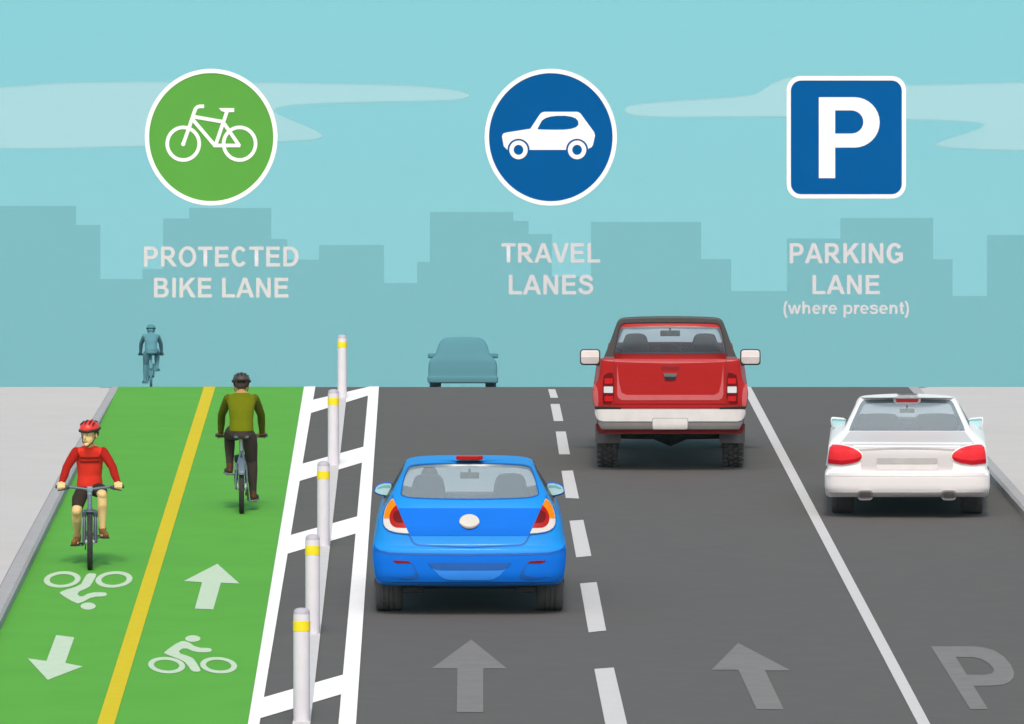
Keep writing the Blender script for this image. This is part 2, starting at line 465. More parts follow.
Ph = [(194, 156), (236, 156)] + [(236 + 31 * math.sin(t), 186 - 30 * math.cos(t)) for t in [PI * i / 12 for i in range(1, 12)]] + [(236, 216), (194, 216)]
sign('parking_sign', 'square blue sign with rounded corners and a white letter P', (846, 137.3),
     rrect(786.8, 76.3, 905.8, 198.4, 14, 8), rrect(790.6, 80.4, 902, 194.6, 10.5, 8), M_signb, [[zp(Pl), zp(Ph)]], 'letter_symbol')

def arc(cx, cy, a, b_, t0, t1, n=18): return [(cx + a * math.cos(R(t0 + (t1 - t0) * i / n)), cy + b_ * math.sin(R(t0 + (t1 - t0) * i / n))) for i in range(n + 1)]
def curl(p, w, it=3): return stroke(chaikin(p, it, False), w)
S_PTS = [(.615, .70), (.575, .83), (.45, .905), (.33, .92), (.18, .88), (.10, .76), (.15, .63), (.33, .555), (.52, .50), (.62, .39), (.60, .22), (.50, .115), (.34, .08), (.17, .12), (.085, .23), (.07, .31)]
C_OUT = arc(.39, .5, .39, .515, 38, 322, 40) + arc(.39, .5, .19, .345, 322, 38, 40)
E_LOW = arc(.35, .36, .345, .375, 4, 318, 36) + arc(.35, .36, .165, .225, 318, 4, 36)
BOWL = [(0, 0), (.2, 0), (.2, .375), (.44, .375)] + arc(.44, .6875, .325, .3125, -90, 90)[1:] + [(0, 1)]
BOWLH = [(.2, .54), (.42, .54)] + arc(.42, .6875, .135, .1475, -90, 90)[1:] + [(.2, .835)]
def rect(x0, y0, x1, y1): return [(x0, y0), (x1, y0), (x1, y1), (x0, y1)]
GLYPH = {   # advance, left bearing, pieces (each an outline with its holes); cap height = 1
 'P': (.93, .1, [[BOWL, BOWLH]]), 'R': (1.01, .1, [[BOWL, BOWLH], [[(.28, .40), (.54, .42), (.88, 0), (.63, 0)]]]),
 'O': (1.086, .06, [[ellipse(.48, .5, .48, .515, 56), ellipse(.48, .5, .275, .345, 48)]]),
 'T': (.853, .03, [[[(0, .83), (0, 1), (.79, 1), (.79, .83), (.497, .83), (.497, 0), (.293, 0), (.293, .83)]]]),
 'E': (.931, .1, [[[(0, 0), (0, 1), (.74, 1), (.74, .83), (.2, .83), (.2, .61), (.70, .61), (.70, .44), (.2, .44), (.2, .17), (.76, .17), (.76, 0)]]]),
 'C': (1.008, .065, [[[(x * 1.12, y) for x, y in C_OUT]]]),
 'G': (1.086, .065, [[[(x * 1.16, y) for x, y in C_OUT]], [[(.48, .375), (.48, .54), (.90, .54), (.90, .15), (.80, .07), (.70, .14), (.70, .375)]]]),
 'D': (1.008, .1, [[[(0, 0), (.38, 0)] + arc(.38, .5, .46, .5, -90, 90, 26)[1:] + [(0, 1)], [(.2, .168), (.36, .168)] + arc(.36, .5, .27, .332, -90, 90, 24)[1:] + [(.2, .832)]]]),
 'B': (1.008, .1, [[[(0, 0), (.48, 0)] + arc(.48, .285, .33, .285, -90, 62)[1:] + arc(.46, .745, .29, .255, -48, 90)[1:] + [(0, 1)],
                    [(.2, .165), (.45, .165)] + arc(.45, .30, .15, .135, -90, 90)[1:] + [(.2, .435)], [(.2, .605), (.42, .605)] + arc(.42, .72, .125, .115, -90, 90)[1:] + [(.2, .835)]]]),
 'I': (.388, .095, [[rect(0, 0, .2, 1)]]),
 'K': (1.008, .1, [[[(0, 0), (0, 1), (.2, 1), (.2, .56), (.60, 1), (.87, 1), (.50, .61), (.90, 0), (.64, 0), (.36, .46), (.2, .30), (.2, 0)]]]),
 'L': (.853, .1, [[[(0, 0), (0, 1), (.2, 1), (.2, .17), (.71, .17), (.71, 0)]]]),
 'A': (1.008, .0, [[[(0, 0), (.39, 1), (.605, 1), (1.0, 0), (.78, 0), (.695, .227), (.297, .227), (.215, 0)], [(.36, .395), (.63, .395), (.497, .765)]]]),
 'N': (1.008, .1, [[[(0, 0), (0, 1), (.195, 1), (.61, .335), (.61, 1), (.80, 1), (.80, 0), (.60, 0), (.187, .65), (.187, 0)]]]),
 'V': (.931, .0, [[[(.355, 0), (0, 1), (.218, 1), (.47, .26), (.715, 1), (.93, 1), (.575, 0)]]]),
 'S': (.931, .05, [[curl([(x * 1.15, y) for x, y in S_PTS], .185)]]),
 'w': (1.086, .0, [[[(0, .725), (.2, .725), (.325, .26), (.45, .725), (.63, .725), (.755, .26), (.88, .725), (1.08, .725), (.855, 0), (.655, 0), (.54, .45), (.425, 0), (.225, 0)]]]),
 'h': (.853, .09, [[rect(0, 0, .19, 1)], [curl([(.12, .30), (.13, .50), (.24, .63), (.36, .645), (.50, .62), (.56, .50), (.56, .36), (.56, .0)], .185)]]),
 'n': (.853, .09, [[rect(0, 0, .19, .725)], [curl([(.12, .30), (.13, .50), (.24, .63), (.36, .645), (.50, .62), (.56, .50), (.56, .36), (.56, .0)], .185)]]),
 'e': (.776, .04, [[E_LOW], [rect(.12, .30, .685, .425)]]),
 'r': (.543, .09, [[rect(0, 0, .19, .725)], [curl([(.12, .28), (.13, .48), (.22, .61), (.34, .64), (.44, .625)], .19)]]),
 'p': (.853, .09, [[rect(0, -.29, .19, .725)], [ellipse(.40, .36, .34, .375, 40), ellipse(.375, .36, .175, .225, 36)]]),
 's': (.776, .04, [[curl([(x, y * .725) for x, y in S_PTS], .16)]]),
 't': (.465, .02, [[curl([(.2, .95), (.2, .6), (.2, .25), (.215, .11), (.29, .075), (.41, .09)], .185)], [rect(0, .575, .41, .725)]]),
 '(': (.465, .08, [[curl([(.32, 1.02), (.17, .80), (.10, .36), (.17, -.08), (.32, -.30)], .165)]]),
 ')': (.465, .04, [[curl([(.03, 1.02), (.18, .80), (.25, .36), (.18, -.08), (.03, -.30)], .165)]]),
}
def text_words(st, x0, x1, yt, yb):
    """one mesh per word of a line; the line fits the given extent"""
    words, mb, pen, k = [], MB(), 0.0, 0
    for ch in st:
        if ch == ' ':
            pen += .388; words.append(mb.mesh(30)); mb = MB(); continue
        adv, lb, pcs = GLYPH[ch]
        for pc in pcs:
            k += 1
            mb.mesh_in(shape2d([[(x + pen + lb, y) for x, y in o] for o in pc], .02 + .0011 * (k % 3)))
        pen += adv
    words.append(mb.mesh(30))
    xs = [v.co.x for me in words for v in me.vertices]; ys = [v.co.y for me in words for v in me.vertices]
    lo, hi = (min(ys), max(ys)) if '(' in st else (0.0, 1.0)
    ax, az = air(x0, yb); bx, bz = air(x1, yt)
    sx = (bx - ax) / (max(xs) - min(xs)); sy = (bz - az) / (hi - lo)
    for me in words:
        me.transform(Matrix.Translation((ax - min(xs) * sx, az - lo * sy, 0)) @ Matrix.Diagonal((sx, sy, 1.0, 1)))
        me.transform(FACE)
    return words
def lettering(label, lines):
    mid = [(l[1] + l[2]) / 2 for l in lines]; cx, cz = air(sum(mid) / len(mid), lines[-1][4])
    t = thing('lettering', label, 'lettering', Matrix.Translation((cx, YS, cz)), 'lane names under the signs')
    for ln in lines:
        for me in text_words(*ln):
            me.transform(Matrix.Translation((-cx, 0, -cz))); link('word', me, M_letter, t)
lettering('pale grey words PROTECTED BIKE LANE under the green sign', [('PROTECTED', 144, 298.7, 246.6, 266.5), ('BIKE LANE', 154, 288.5, 277.8, 297.5)])
lettering('pale grey words TRAVEL LANES under the round blue sign', [('TRAVEL', 501.4, 600.2, 243.2, 262.6), ('LANES', 508.8, 593.2, 274.8, 294.4)])
lettering('pale grey words PARKING LANE (where present) under the square sign', [('PARKING', 789.6, 902.8, 243.2, 263.2), ('LANE', 812.4, 879.6, 275.0, 294.2), ('(where present)', 783.4, 908.8, 300.6, 318.2)])

# ------------------------------------------------------------------ vehicles
def pchip(xs, ys):
    n = len(xs); h = [xs[i + 1] - xs[i] for i in range(n - 1)]; d = [(ys[i + 1] - ys[i]) / h[i] for i in range(n - 1)]
    m = [d[0]] + [0.0 if d[i - 1] * d[i] <= 0 else 2 * d[i - 1] * d[i] / (d[i - 1] + d[i]) for i in range(1, n - 1)] + [d[-1]]
    def f(x):
        x = max(xs[0], min(xs[-1], x)); i = 0
        while i < n - 2 and x > xs[i + 1]: i += 1
        t = (x - xs[i]) / h[i]
        return ((2 * t**3 - 3 * t**2 + 1) * ys[i] + (t**3 - 2 * t**2 + t) * h[i] * m[i] + (-2 * t**3 + 3 * t**2) * ys[i + 1] + (t**3 - t**2) * h[i] * m[i + 1])
    return f
class Loft:
    """car shell: horizontal slices (z, half width, rear y, front y)"""
    def __init__(s, lv, rd=0.3, n=3.6, fd=0.5, fn=3.0):
        z = [l[0] for l in lv]; s.zs = z; s.rd, s.n, s.fd, s.fn = rd, n, fd, fn
        s.w = pchip(z, [l[1] for l in lv]); s.yr = pchip(z, [l[2] for l in lv]); s.yf = pchip(z, [l[3] for l in lv])
    def rear(s, x, z, off=0.0):
        w = s.w(z) + off; u = min(abs(x) / w, 0.9995)
        return s.yr(z) - off + s.rd * (1 - (1 - u**s.n)**(1 / s.n))
    def front(s, x, z, off=0.0):
        w = s.w(z) + off; u = min(abs(x) / w, 0.9995)
        return s.yf(z) + off - s.fd * (1 - (1 - u**s.fn)**(1 / s.fn))
    def mesh(s, off=0.0, z0=None, z1=None, sub=3, K=18):
        z0 = s.zs[0] if z0 is None else z0; z1 = s.zs[-1] if z1 is None else z1
        zs = [z0]
        for a, b in zip(s.zs[:-1], s.zs[1:]):
            for i in range(sub):
                z = a + (b - a) * (i + 1) / sub
                if z0 + 1e-4 < z < z1 - 1e-4: zs.append(z)
        zs.append(z1)
        rings = []
        for z in zs:
            w = s.w(z) + off; yr = s.yr(z) - off; yf = s.yf(z) + off; ring = []
            for i in range(2 * K + 1):
                t = -PI / 2 + PI * i / (2 * K); sn, c = math.sin(t), math.cos(t)
                ring.append((w * math.copysign(abs(sn)**(2 / s.n), sn), yr + s.rd * (1 - abs(c)**(2 / s.n)), z))
            ya, yb = yr + s.rd, yf - s.fd
            for i in range(1, 8): ring.append((w, ya + (yb - ya) * i / 8, z))
            for i in range(2 * K + 1):
                t = PI / 2 - PI * i / (2 * K); sn, c = math.sin(t), math.cos(t)
                ring.append((w * math.copysign(abs(sn)**(2 / s.fn), sn), yf - s.fd * (1 - abs(c)**(2 / s.fn)), z))
            for i in range(1, 8): ring.append((-w, yb + (ya - yb) * i / 8, z))
            rings.append(ring)
        m = len(rings[0]); vs = [v for r in rings for v in r]; fs = []
        for i in range(len(rings) - 1):
            for j in range(m): fs.append((i * m + j, i * m + (j + 1) % m, (i + 1) * m + (j + 1) % m, (i + 1) * m + j))
        fs.append(tuple(range(m - 1, -1, -1))); fs.append(tuple((len(rings) - 1) * m + j for j in range(m)))
        b = MB(); b.raw(vs, fs); bmesh.ops.remove_doubles(b.bm, verts=b.bm.verts, dist=1e-5)
        return b.mesh(0)
def inset(p, d):
    n = len(p); A = sum(p[i][0] * p[(i + 1) % n][1] - p[(i + 1) % n][0] * p[i][1] for i in range(n)); sg = 1 if A > 0 else -1
    r = []
    for i in range(n):
        a, b, c = Vector(p[i - 1]), Vector(p[i]), Vector(p[(i + 1) % n])
        u = (b - a).normalized(); v = (c - b).normalized(); k = Vector((-u.y - v.y, u.x + v.x)) * sg
        if k.length < 1e-6: r.append(p[i]); continue
        k.normalize(); m = max(.5, k.dot(Vector((-u.y, u.x)) * sg)); r.append(tuple(b + k * d / m))
    return r
class Car:
    def __init__(s, root, lof, cx, base, ox, oy, zs):
        s.root, s.l, s.cx, s.base, s.ox, s.oy, s.zs = root, lof, cx, base, ox, oy, zs
        s.inv = root.matrix_world.inverted(); s.eye = s.inv @ Vector((0, -D0, 0)); s.i3 = s.inv.to_3x3()
    def h(s, zx, zy):                             # measurement -> (x, z) on the plane of the rear axle
        d = s.i3 @ Vector(((s.ox + zx / s.zs - CX) / F, 1, (HY - s.oy - zy / s.zs) / F))
        p = s.eye + d * (-s.eye.y / d.y); return (p.x, p.z)
    def deep(s, x, z, yl):                        # the same sight line at depth yl
        t = (yl - s.eye.y) / (-s.eye.y)
        return (s.eye.x + (x - s.eye.x) * t, yl, s.eye.z + (z - s.eye.z) * t)
    def at(s, zx, zy, yl): return s.deep(*s.h(zx, zy), yl)
    def on(s, x, h, off=0.0, lof=None):           # point of the rear surface on that sight line
        l = lof or s.l; z = h; X_ = x
        for _ in range(40):
            q = s.deep(x, h, l.rear(X_, z, off)); z = 0.5 * z + 0.5 * q[2]; X_ = q[0]
        return (X_, l.rear(X_, z, off), z)
    def outline(s, poly, off=0.0, lof=None):
        r = []
        for q in poly:
            x, y, z = s.on(*s.h(*q), off, lof); r.append((x, z))
        return r
    def patch(s, name, polys, m, out=0.006, depth=0.02, parent=None, mirror=False, lof=None, grid=0.035):
        """a piece lying on the curved rear of the shell, with real thickness"""
        if polys and not hasattr(polys[0][0], '__len__'): polys = [polys]
        if mirror: polys = polys + [[(2 * s.cx - x, y) for x, y in p] for p in polys]
        mb = MB()
        for poly in polys:
            t = bmesh.new()
            vs = [t.verts.new((*s.h(*q), 0)) for q in poly]; t.faces.new(vs)
            us = [v.co.x for v in vs]; ws = [v.co.y for v in vs]
            for ax, lo, hi in ((0, min(us), max(us)), (1, min(ws), max(ws))):
                k = math.floor(lo / grid) + 1
                while k * grid < hi:
                    co = [0, 0, 0]; co[ax] = k * grid + 1e-5; no = [0, 0, 0]; no[ax] = 1
                    bmesh.ops.bisect_plane(t, geom=t.verts[:] + t.edges[:] + t.faces[:], dist=1e-6, plane_co=co, plane_no=no); k += 1
            t.verts.ensure_lookup_table(); t.verts.index_update()
            F_, B_ = {}, {}
            for v in t.verts:
                x, y, z = s.on(v.co.x, v.co.y, 0.0, lof)
                F_[v.index] = mb.bm.verts.new((x, y - out, z)); B_[v.index] = mb.bm.verts.new((x, y - out + depth, z))
            for f in t.faces:
                ix = [v.index for v in f.verts]
                mb.bm.faces.new([F_[i] for i in ix]); mb.bm.faces.new([B_[i] for i in reversed(ix)])
            for e in t.edges:
                if len(e.link_faces) == 1:
                    a, b = e.verts[0].index, e.verts[1].index
                    mb.bm.faces.new((F_[a], F_[b], B_[b], B_[a]))
            t.free()
        return mb.build(name, m, parent or s.root, 30)
    def slab(s, name, poly, m, yl, thick, parent=None, bev=0.012, mirror=False):
        """a rounded slab standing at depth yl"""
        mb = MB()
        for p in ([poly, [(2 * s.cx - x, y) for x, y in poly]] if mirror else [poly]):
            q = []
            for a in p: x, _, z = s.at(*a, yl); q.append((x, z))
            me = shape2d([inset(q, bev)], max(0.001, thick / 2 - bev), bev)
            mb.mesh_in(me, Matrix.Translation((0, yl, 0)) @ FACE)
        return mb.build(name, m, parent or s.root, 40)
def cut_box(poly_yz, x0, x1):
    b = MB(); b.prism([(y, z) for y, z in poly_yz], x0, x1)
    me = b.mesh(0); me.transform(Matrix.Rotation(PI / 2, 4, 'Z') @ Matrix.Identity(4)); return me   # (y,x,z)->(-x,y,z)
def wheel(root, x, y, r, w, tread=False, tyre_m=None, rim_m=None):
    b = MB(); sx = 1 if x > 0 else -1; rr = r * 0.66
    b.lathe([(0.02, x - w * .2), (rr, x - w * .2), (rr + .006, x - w * .4), (rr + .006, x + w * .4), (rr, x + w * .42), (rr - .02, x + sx * w * .3), (0.06, x + sx * w * .36), (0.03, x + sx * w * .44)] if sx > 0 else
            [(0.02, x + w * .2), (rr, x + w * .2), (rr + .006, x + w * .4), (rr + .006, x - w * .4), (rr, x - w * .42), (rr - .02, x - w * .3), (0.06, x - w * .36), (0.03, x - w * .44)], 'X', (0, y, r), 40)
    o = b.build('wheel', rim_m or M_rim, root)
    b = MB()
    e = w / 2
    prof = [(rr, x - e * .8), (r * .8, x - e), (r * .93, x - e * .98), (r * .985, x - e * .86), (r, x - e * .6)]
    g = 0.008
    for k in (-.35, 0.0, .35):
        prof += [(r, x + e * (k - .06)), (r - g, x + e * (k - .05)), (r - g, x + e * (k + .05)), (r, x + e * (k + .06))]
    prof += [(r, x + e * .6), (r * .985, x + e * .86), (r * .93, x + e * .98), (r * .8, x + e), (rr, x + e * .8)]
    b.lathe(prof, 'X', (0, y, r), 56)
    if tread:
        n = 26
        for j in range(n):
            for k, (xx, tw) in enumerate(((-.68, .5), (-.22, -.5), (.22, .5), (.68, -.5))):
                a = 2 * PI * (j + (k % 2) * .5) / n
                M = Matrix.Translation((0, y, r)) @ Matrix.Rotation(a, 4, 'X') @ Matrix.Translation((x + xx * e, 0, r + .006)) @ Matrix.Rotation(tw, 4, 'Z')
                b.box((0, 0, 0), (e * .40, .042, .036), 0.0, M)
    t = b.build('tyre', tyre_m or M_tyre, o, 40)
    return o
M_tyre = mat('tyre_rubber', (96, 96, 97), rough=0.85, spec=0.2, var=0.08, vs=12)
M_tread = mat('offroad_rubber', (84, 83, 83), rough=0.8, spec=0.25, var=0.1, vs=12)
M_rim = mat('alloy', (150, 152, 156), rough=0.35, metal=0.8)
M_flap = mat('grey_plastic', (110, 110, 112), rough=0.75, var=0.05)
M_dark = mat('dark_underbody', (40, 40, 42), rough=0.8, var=0.1)
M_seat = mat('seat_cloth', (30, 38, 44), rough=0.9, spec=0.1, var=0.06)
M_cabin = mat('cabin_lining', (120, 128, 134), rough=0.9, spec=0.1)
G_rear = glass('grey_blue_glass', (182, 200, 210), 0.33, .1)
G_lite = glass('pale_blue_glass', (206, 224, 236), 0.13, .15)
G_sal = glass('saloon_glass', (206, 222, 230), 0.30, .1)
G_sw = glass('saloon_windscreen', (250, 252, 254), 0.92, .93)
G_wind = glass('windscreen_glass', (235, 242, 246), 0.7, .85)
G_windl = glass('clear_windscreen_glass', (215, 228, 236), 0.4, .75)
M_mglass = mat('mirror_glass', (184, 226, 232), rough=0.15, spec=0.5, var=0.02)
M_mglass2 = mat('mirror_tint', (130, 196, 204), rough=0.15, spec=0.5, var=0.02)
M_redlamp = mat('red_lamp', (176, 12, 12), rough=0.4, spec=0.15, coat=0.05, var=0.03)

def car_shell(root, L, car, win, bodym, cabin_off, belt, side_poly, front_z, arches, r_arch, windm=None):
    """hollow shell: outer loft minus cabin, window openings and wheel arches; glass panes set in"""
    me = L.mesh()
    z1 = L.zs[-1]
    cl = Loft([(z, max(0.05, L.w(z) - cabin_off), L.yr(max(z, belt)) + cabin_off + .05, min(L.yf(max(z, belt)), L.yf(belt + .12)) - cabin_off - .05) for z in
               [belt - .45, belt - .2, belt] + [z for z in L.zs if belt + .02 < z < z1 - .07] + [z1 - .055]], L.rd, L.n, L.fd, L.fn)
    me = boolean(me, cl.mesh(), 'DIFFERENCE')
    q = car.outline(win)
    b = MB(); ym = max(L.rear(x * .98, z) for x, z in q); y0 = min(L.rear(x * .98, z) for x, z in q)
    b.prism(q, y0 - .4, ym + .42); me = boolean(me, b.mesh(0), 'DIFFERENCE')
    # side windows
    b = MB(); n = len(side_poly)
    a_ = [b.bm.verts.new((-2, y, z)) for y, z in side_poly]; c_ = [b.bm.verts.new((2, y, z)) for y, z in side_poly]
    b.bm.faces.new(a_); b.bm.faces.new(c_[::-1])
    for i in range(n): b.bm.faces.new((a_[i], c_[i], c_[(i + 1) % n], a_[(i + 1) % n]))
    me = boolean(me, b.mesh(0), 'DIFFERENCE')
    # windscreen
    fz0, fz1 = front_z
    fw0, fw1 = L.w(fz0) - .1, L.w(fz1) - .09
    fp = chaikin([(-fw0, fz0), (fw0, fz0), (fw1, fz1), (-fw1, fz1)], 1)
    b = MB(); yf1 = L.yf(fz1); b.prism(fp, L.yf(fz1) - .5, L.yf(fz0) + .3); me = boolean(me, b.mesh(0), 'DIFFERENCE')
    for ya in arches:
        b = MB(); b.lathe([(r_arch, -2), (r_arch, -.5), (r_arch, .5), (r_arch, 2)], 'X', (0, ya, r_arch * .88), 40)
        me2 = b.mesh(0)
        b = MB()
        for sx in (-1, 1): b.lathe([(r_arch, sx * .55), (r_arch, sx * 1.3)], 'X', (0, ya, r_arch * .88), 40)
        me = boolean(me, b.mesh(0), 'DIFFERENCE')
    smooth(me, 32); me.name = 'body'
    body = link('body', me, bodym, root); me.materials.append(M_cabin)
    for p in me.polygons:                     # cloth lining on the inside faces
        x, y, z = p.center
        if z > belt - .46 and y > L.rear(x, z) + .012 and y < L.front(x, z) - .012 and abs(x) < L.w(z) - .012: p.material_index = 1
    # glass: windscreen and sides follow the shell
    b = MB()
    nx, nz = 12, 6; g = []
    for i in range(nz + 1):
        z = fz0 + (fz1 - fz0) * i / nz; w = fw0 + (fw1 - fw0) * i / nz
        g.append([(-w + 2 * w * j / nx, L.front(-w + 2 * w * j / nx, z, -.012), z) for j in range(nx + 1)])
    vs = [v for r_ in g for v in r_]
    b.raw(vs, [(i * (nx + 1) + j, i * (nx + 1) + j + 1, (i + 1) * (nx + 1) + j + 1, (i + 1) * (nx + 1) + j) for i in range(nz) for j in range(nx)])
    b.build('windscreen', windm or G_wind, root, 60)
    for sx in (-1, 1):
        b = MB(); b.raw([(sx * (L.w(z) - .015), y, z) for y, z in side_poly], [tuple(range(len(side_poly)))])
        b.build('side_window', G_wind, root, 60)
    return body
def base_M(x, y): return road_M(x, y, -math.atan((x - CX) / F))

# ---- blue hatchback
Zb = dict(ox=360, oy=440, s=4.0227)
bl_root = thing('hatchback_car', 'bright blue hatchback seen from behind, driving in the left travel lane', 'car', base_M(469.4, 610.3))
ppm = scale_at(610.3) * 4.0227; th = (610.3 - HY + V) / F
Lb = Loft([(.295, .86, -.60, 3.10), (.325, .90, -.69, 3.2), (.36, .915, -.73, 3.24), (.45, .932, -.75, 3.26), (.56, .942, -.75, 3.26), (.66, .943, -.735, 3.2), (.70, .938, -.70, 3.16), (.745, .925, -.685, 3.1),
           (.83, .905, -.665, 2.95), (.88, .895, -.65, 2.75), (.93, .883, -.625, 2.3), (1.03, .838, -.58, 2.02), (1.11, .79, -.52, 1.88), (1.17, .757, -.44, 1.78), (1.30, .687, -.27, 1.58), (1.385, .640, -.185, 1.44), (1.42, .60, -.155, 1.30), (1.442, .54, -.145, 1.1), (1.456, .45, -.125, .85), (1.466, .34, -.08, .6), (1.472, .22, -.0, .5), (1.476, .1, .12, .4)], rd=0.26, n=3.4)
cb = Car(bl_root, Lb, 440, 686, 360, 440, 4.0227)
M_bl = mat('blue_paint', (28, 150, 242), rough=0.5, spec=.15, coat=0.06, var=0.015, vs=3)
M_bm = mat('shaded_blue_paint', (10, 118, 234), rough=0.7, spec=.1, coat=0.0, var=0.015, vs=3)  # body blue deepened: shading of bumper and tailgate band put into the paint
M_bd = mat('blue_seam_and_shade', (27, 98, 186), rough=0.5)
M_bh = mat('lit_blue_insert', (58, 148, 254), rough=0.55, spec=.1)  # lighter blue paints the lit lower part of the plate recess
winb = chaikin([(164, 205), (172, 160), (188, 112), (205, 100), (250, 94), (440, 89), (630, 94), (675, 100), (693, 112), (709, 160), (720, 205), (722, 220), (706, 230), (660, 237), (440, 242), (220, 237), (176, 230), (161, 220)], 2)
car_shell(bl_root, Lb, cb, winb, M_bl, .07, .95, [(-.05, 1.0), (.1, 1.36), (.95, 1.40), (1.2, 1.36), (1.72, 1.0)], (1.0, 1.4), (0.0, 2.4), .34, G_sw)
cb.patch('rear_window', winb, G_rear, -.010, .005)
def ring_patch(car, name, poly, wout, m, out, depth=.02, lof=None):
    # closed stroke around a window
    n = len(poly); c = (sum(p[0] for p in poly) / n, sum(p[1] for p in poly) / n)
    inner = []
    for i in range(n):
        a, b = Vector(poly[i - 1]), Vector(poly[(i + 1) % n]); d = (b - a).normalized(); q = Vector((-d.y, d.x)) * wout
        if (Vector(poly[i]) + q - Vector(c)).length > (Vector(poly[i]) - Vector(c)).length: q = -q
        inner.append(tuple(Vector(poly[i]) + q))
    segs = [[poly[i], poly[(i + 1) % n], inner[(i + 1) % n], inner[i]] for i in range(n)]
    return car.patch(name, segs, m, out, depth, lof=lof, grid=0.2)
ring_patch(cb, 'window_seal', winb, 5, M_bd, .003)
shade_b = [(190, 112), (207, 101), (250, 95), (440, 90), (630, 95), (673, 101), (691, 112), (700, 135), (676, 118), (630, 110), (440, 105), (250, 110), (204, 118), (181, 135)]
cb.patch('window_tint', shade_b, mat('dark_tint', (118, 138, 146), rough=.2), -.004, .005)
cb.slab('brake_light', rrect(386, 63, 495, 79, 7), M_redlamp, -.13, .10, bev=.006)
cb.patch('tailgate_shade_band', [(150, 274), (730, 274), (688, 385), (193, 385)], M_bm, .004, .02)  # central tailgate band, its shading painted as a deeper blue
cb.patch('tailgate_seam', stroke([(128, 222), (160, 300), (210, 405), (218, 415), (235, 422), (440, 431), (645, 422), (662, 415), (670, 405), (720, 300), (752, 222)], 5), M_bd, .007, .02)
e = cb.patch('emblem', ellipse(440, 327, 40, 29), mat('chrome', (212, 212, 206), rough=.5, spec=.2), .018, .03)
EU = [(403, 333), (410, 339), (420, 344), (430, 347), (440, 348), (450, 347), (460, 344), (470, 339), (477, 333)]; EL_ = [(403, 336), (409, 344), (419, 350), (429, 354), (440, 355), (451, 354), (461, 350), (471, 344), (477, 336)]
cb.patch('emblem_shade', [[EU[i], EU[i + 1], EL_[i + 1], EL_[i]] for i in range(8)], mat('shaded_chrome', (150, 150, 146), rough=.5), .024, .03, parent=e)  # lower crescent of the emblem, shading painted in grey
bump = [(57, 418), (62, 432), (78, 443), (120, 452), (260, 456), (440, 458), (620, 456), (760, 452), (802, 443), (818, 432), (824, 418), (829, 445), (827, 470), (819, 540), (812, 568), (795, 580), (700, 586), (440, 589), (180, 586), (85, 580), (68, 568), (61, 540), (53, 470), (51, 445)]
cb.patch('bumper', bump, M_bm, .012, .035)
cb.patch('bumper_seam', stroke([(62, 436), (78, 447), (120, 456), (260, 460), (440, 462), (620, 460), (760, 456), (802, 447), (818, 436)], 8), M_bd, .015, .02)
pr = cb.patch('plate_recess', [(272, 494), (607, 494), (585, 520), (560, 546), (535, 560), (510, 563), (370, 563), (345, 560), (320, 546), (295, 520)], M_bh, .016, .02)
cb.patch('recess_top_shade', [(272, 493), (608, 493), (592, 512), (575, 520), (545, 523), (335, 523), (305, 520), (288, 512)], M_bd, .02, .02, parent=pr)  # dark crescent paints the shade at the top of the recess
LAMP = [(132, 231), (122, 238), (112, 249), (104, 264), (97, 283), (93, 303), (91, 324), (94, 341), (101, 353), (116, 364), (138, 371), (165, 375), (197, 377)]
for mir in (False, True):
    def mm(p): return [(880 - x, y) for x, y in p] if mir else p
    lamp = cb.patch('tail_light', mm(LAMP), mat('lamp_housing', (222, 220, 216), rough=.25, spec=.5), .01, .03)
    cb.patch('turn_signal', mm([(132, 237), (123, 243), (113, 256), (104, 275), (98, 296), (96, 314), (119, 314), (120, 299), (126, 284), (135, 272), (147, 263)]), mat('amber_lamp', (245, 142, 5), rough=.45, spec=.12), .015, .02, parent=lamp)
    cb.patch('brake_lens', mm([(146, 261), (134, 272), (125, 285), (119, 301), (118, 318), (122, 333), (131, 344), (146, 351), (186, 352)]), M_redlamp, .016, .02, parent=lamp)
    cb.patch('lens_core', mm([(155, 281), (145, 283), (137, 290), (133, 299), (132, 308), (135, 318), (141, 326), (152, 331), (175, 331)]), mat('dark_red_lamp', (110, 8, 8), rough=.5, spec=.1), .020, .02, parent=lamp)
    cb.patch('lamp_seam', stroke(mm(LAMP), 4), M_bd, .013, .02, parent=lamp)
    cb.patch('reflector', mm([(131, 484), (150, 484), (197, 487), (207, 495), (150, 495), (138, 491)]), mat('dark_reflector', (135, 14, 12), rough=.3), .018, .02)
    cb.patch('air_vent', mm([(210, 497), (222, 512), (238, 545), (234, 554), (200, 560), (160, 557), (120, 549), (165, 551), (205, 547), (220, 541), (220, 530)]), M_bd, .016, .02)
    cb.patch('mud_flap', mm(rrect(57, 560, 165, 607, 12)), M_flap, -.3, .02)
    mp = mm(chaikin([(55, 204), (66, 182), (95, 171), (125, 171), (130, 182), (131, 226), (95, 226), (62, 216)], 1))
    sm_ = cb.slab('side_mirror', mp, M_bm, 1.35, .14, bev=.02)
    gp = mm(chaikin([(59, 203), (70, 184), (96, 175), (124, 175), (126, 182), (126, 222), (95, 222), (65, 213)], 1))
    cb.slab('mirror_glass', gp, M_mglass, 1.272, .008, sm_, bev=.001)
    cb.slab('mirror_tint', mm([(72, 190), (97, 180), (122, 180), (123, 192), (95, 190), (70, 198)]), M_mglass2, 1.266, .004, sm_, bev=.001)
    x = (1 if mir else -1)
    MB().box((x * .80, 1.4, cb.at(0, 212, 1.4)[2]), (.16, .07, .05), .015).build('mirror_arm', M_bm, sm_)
for sx in (-1, 1):
    for y in (0.0, 2.4): wheel(bl_root, sx * .785, y, .305, .265)
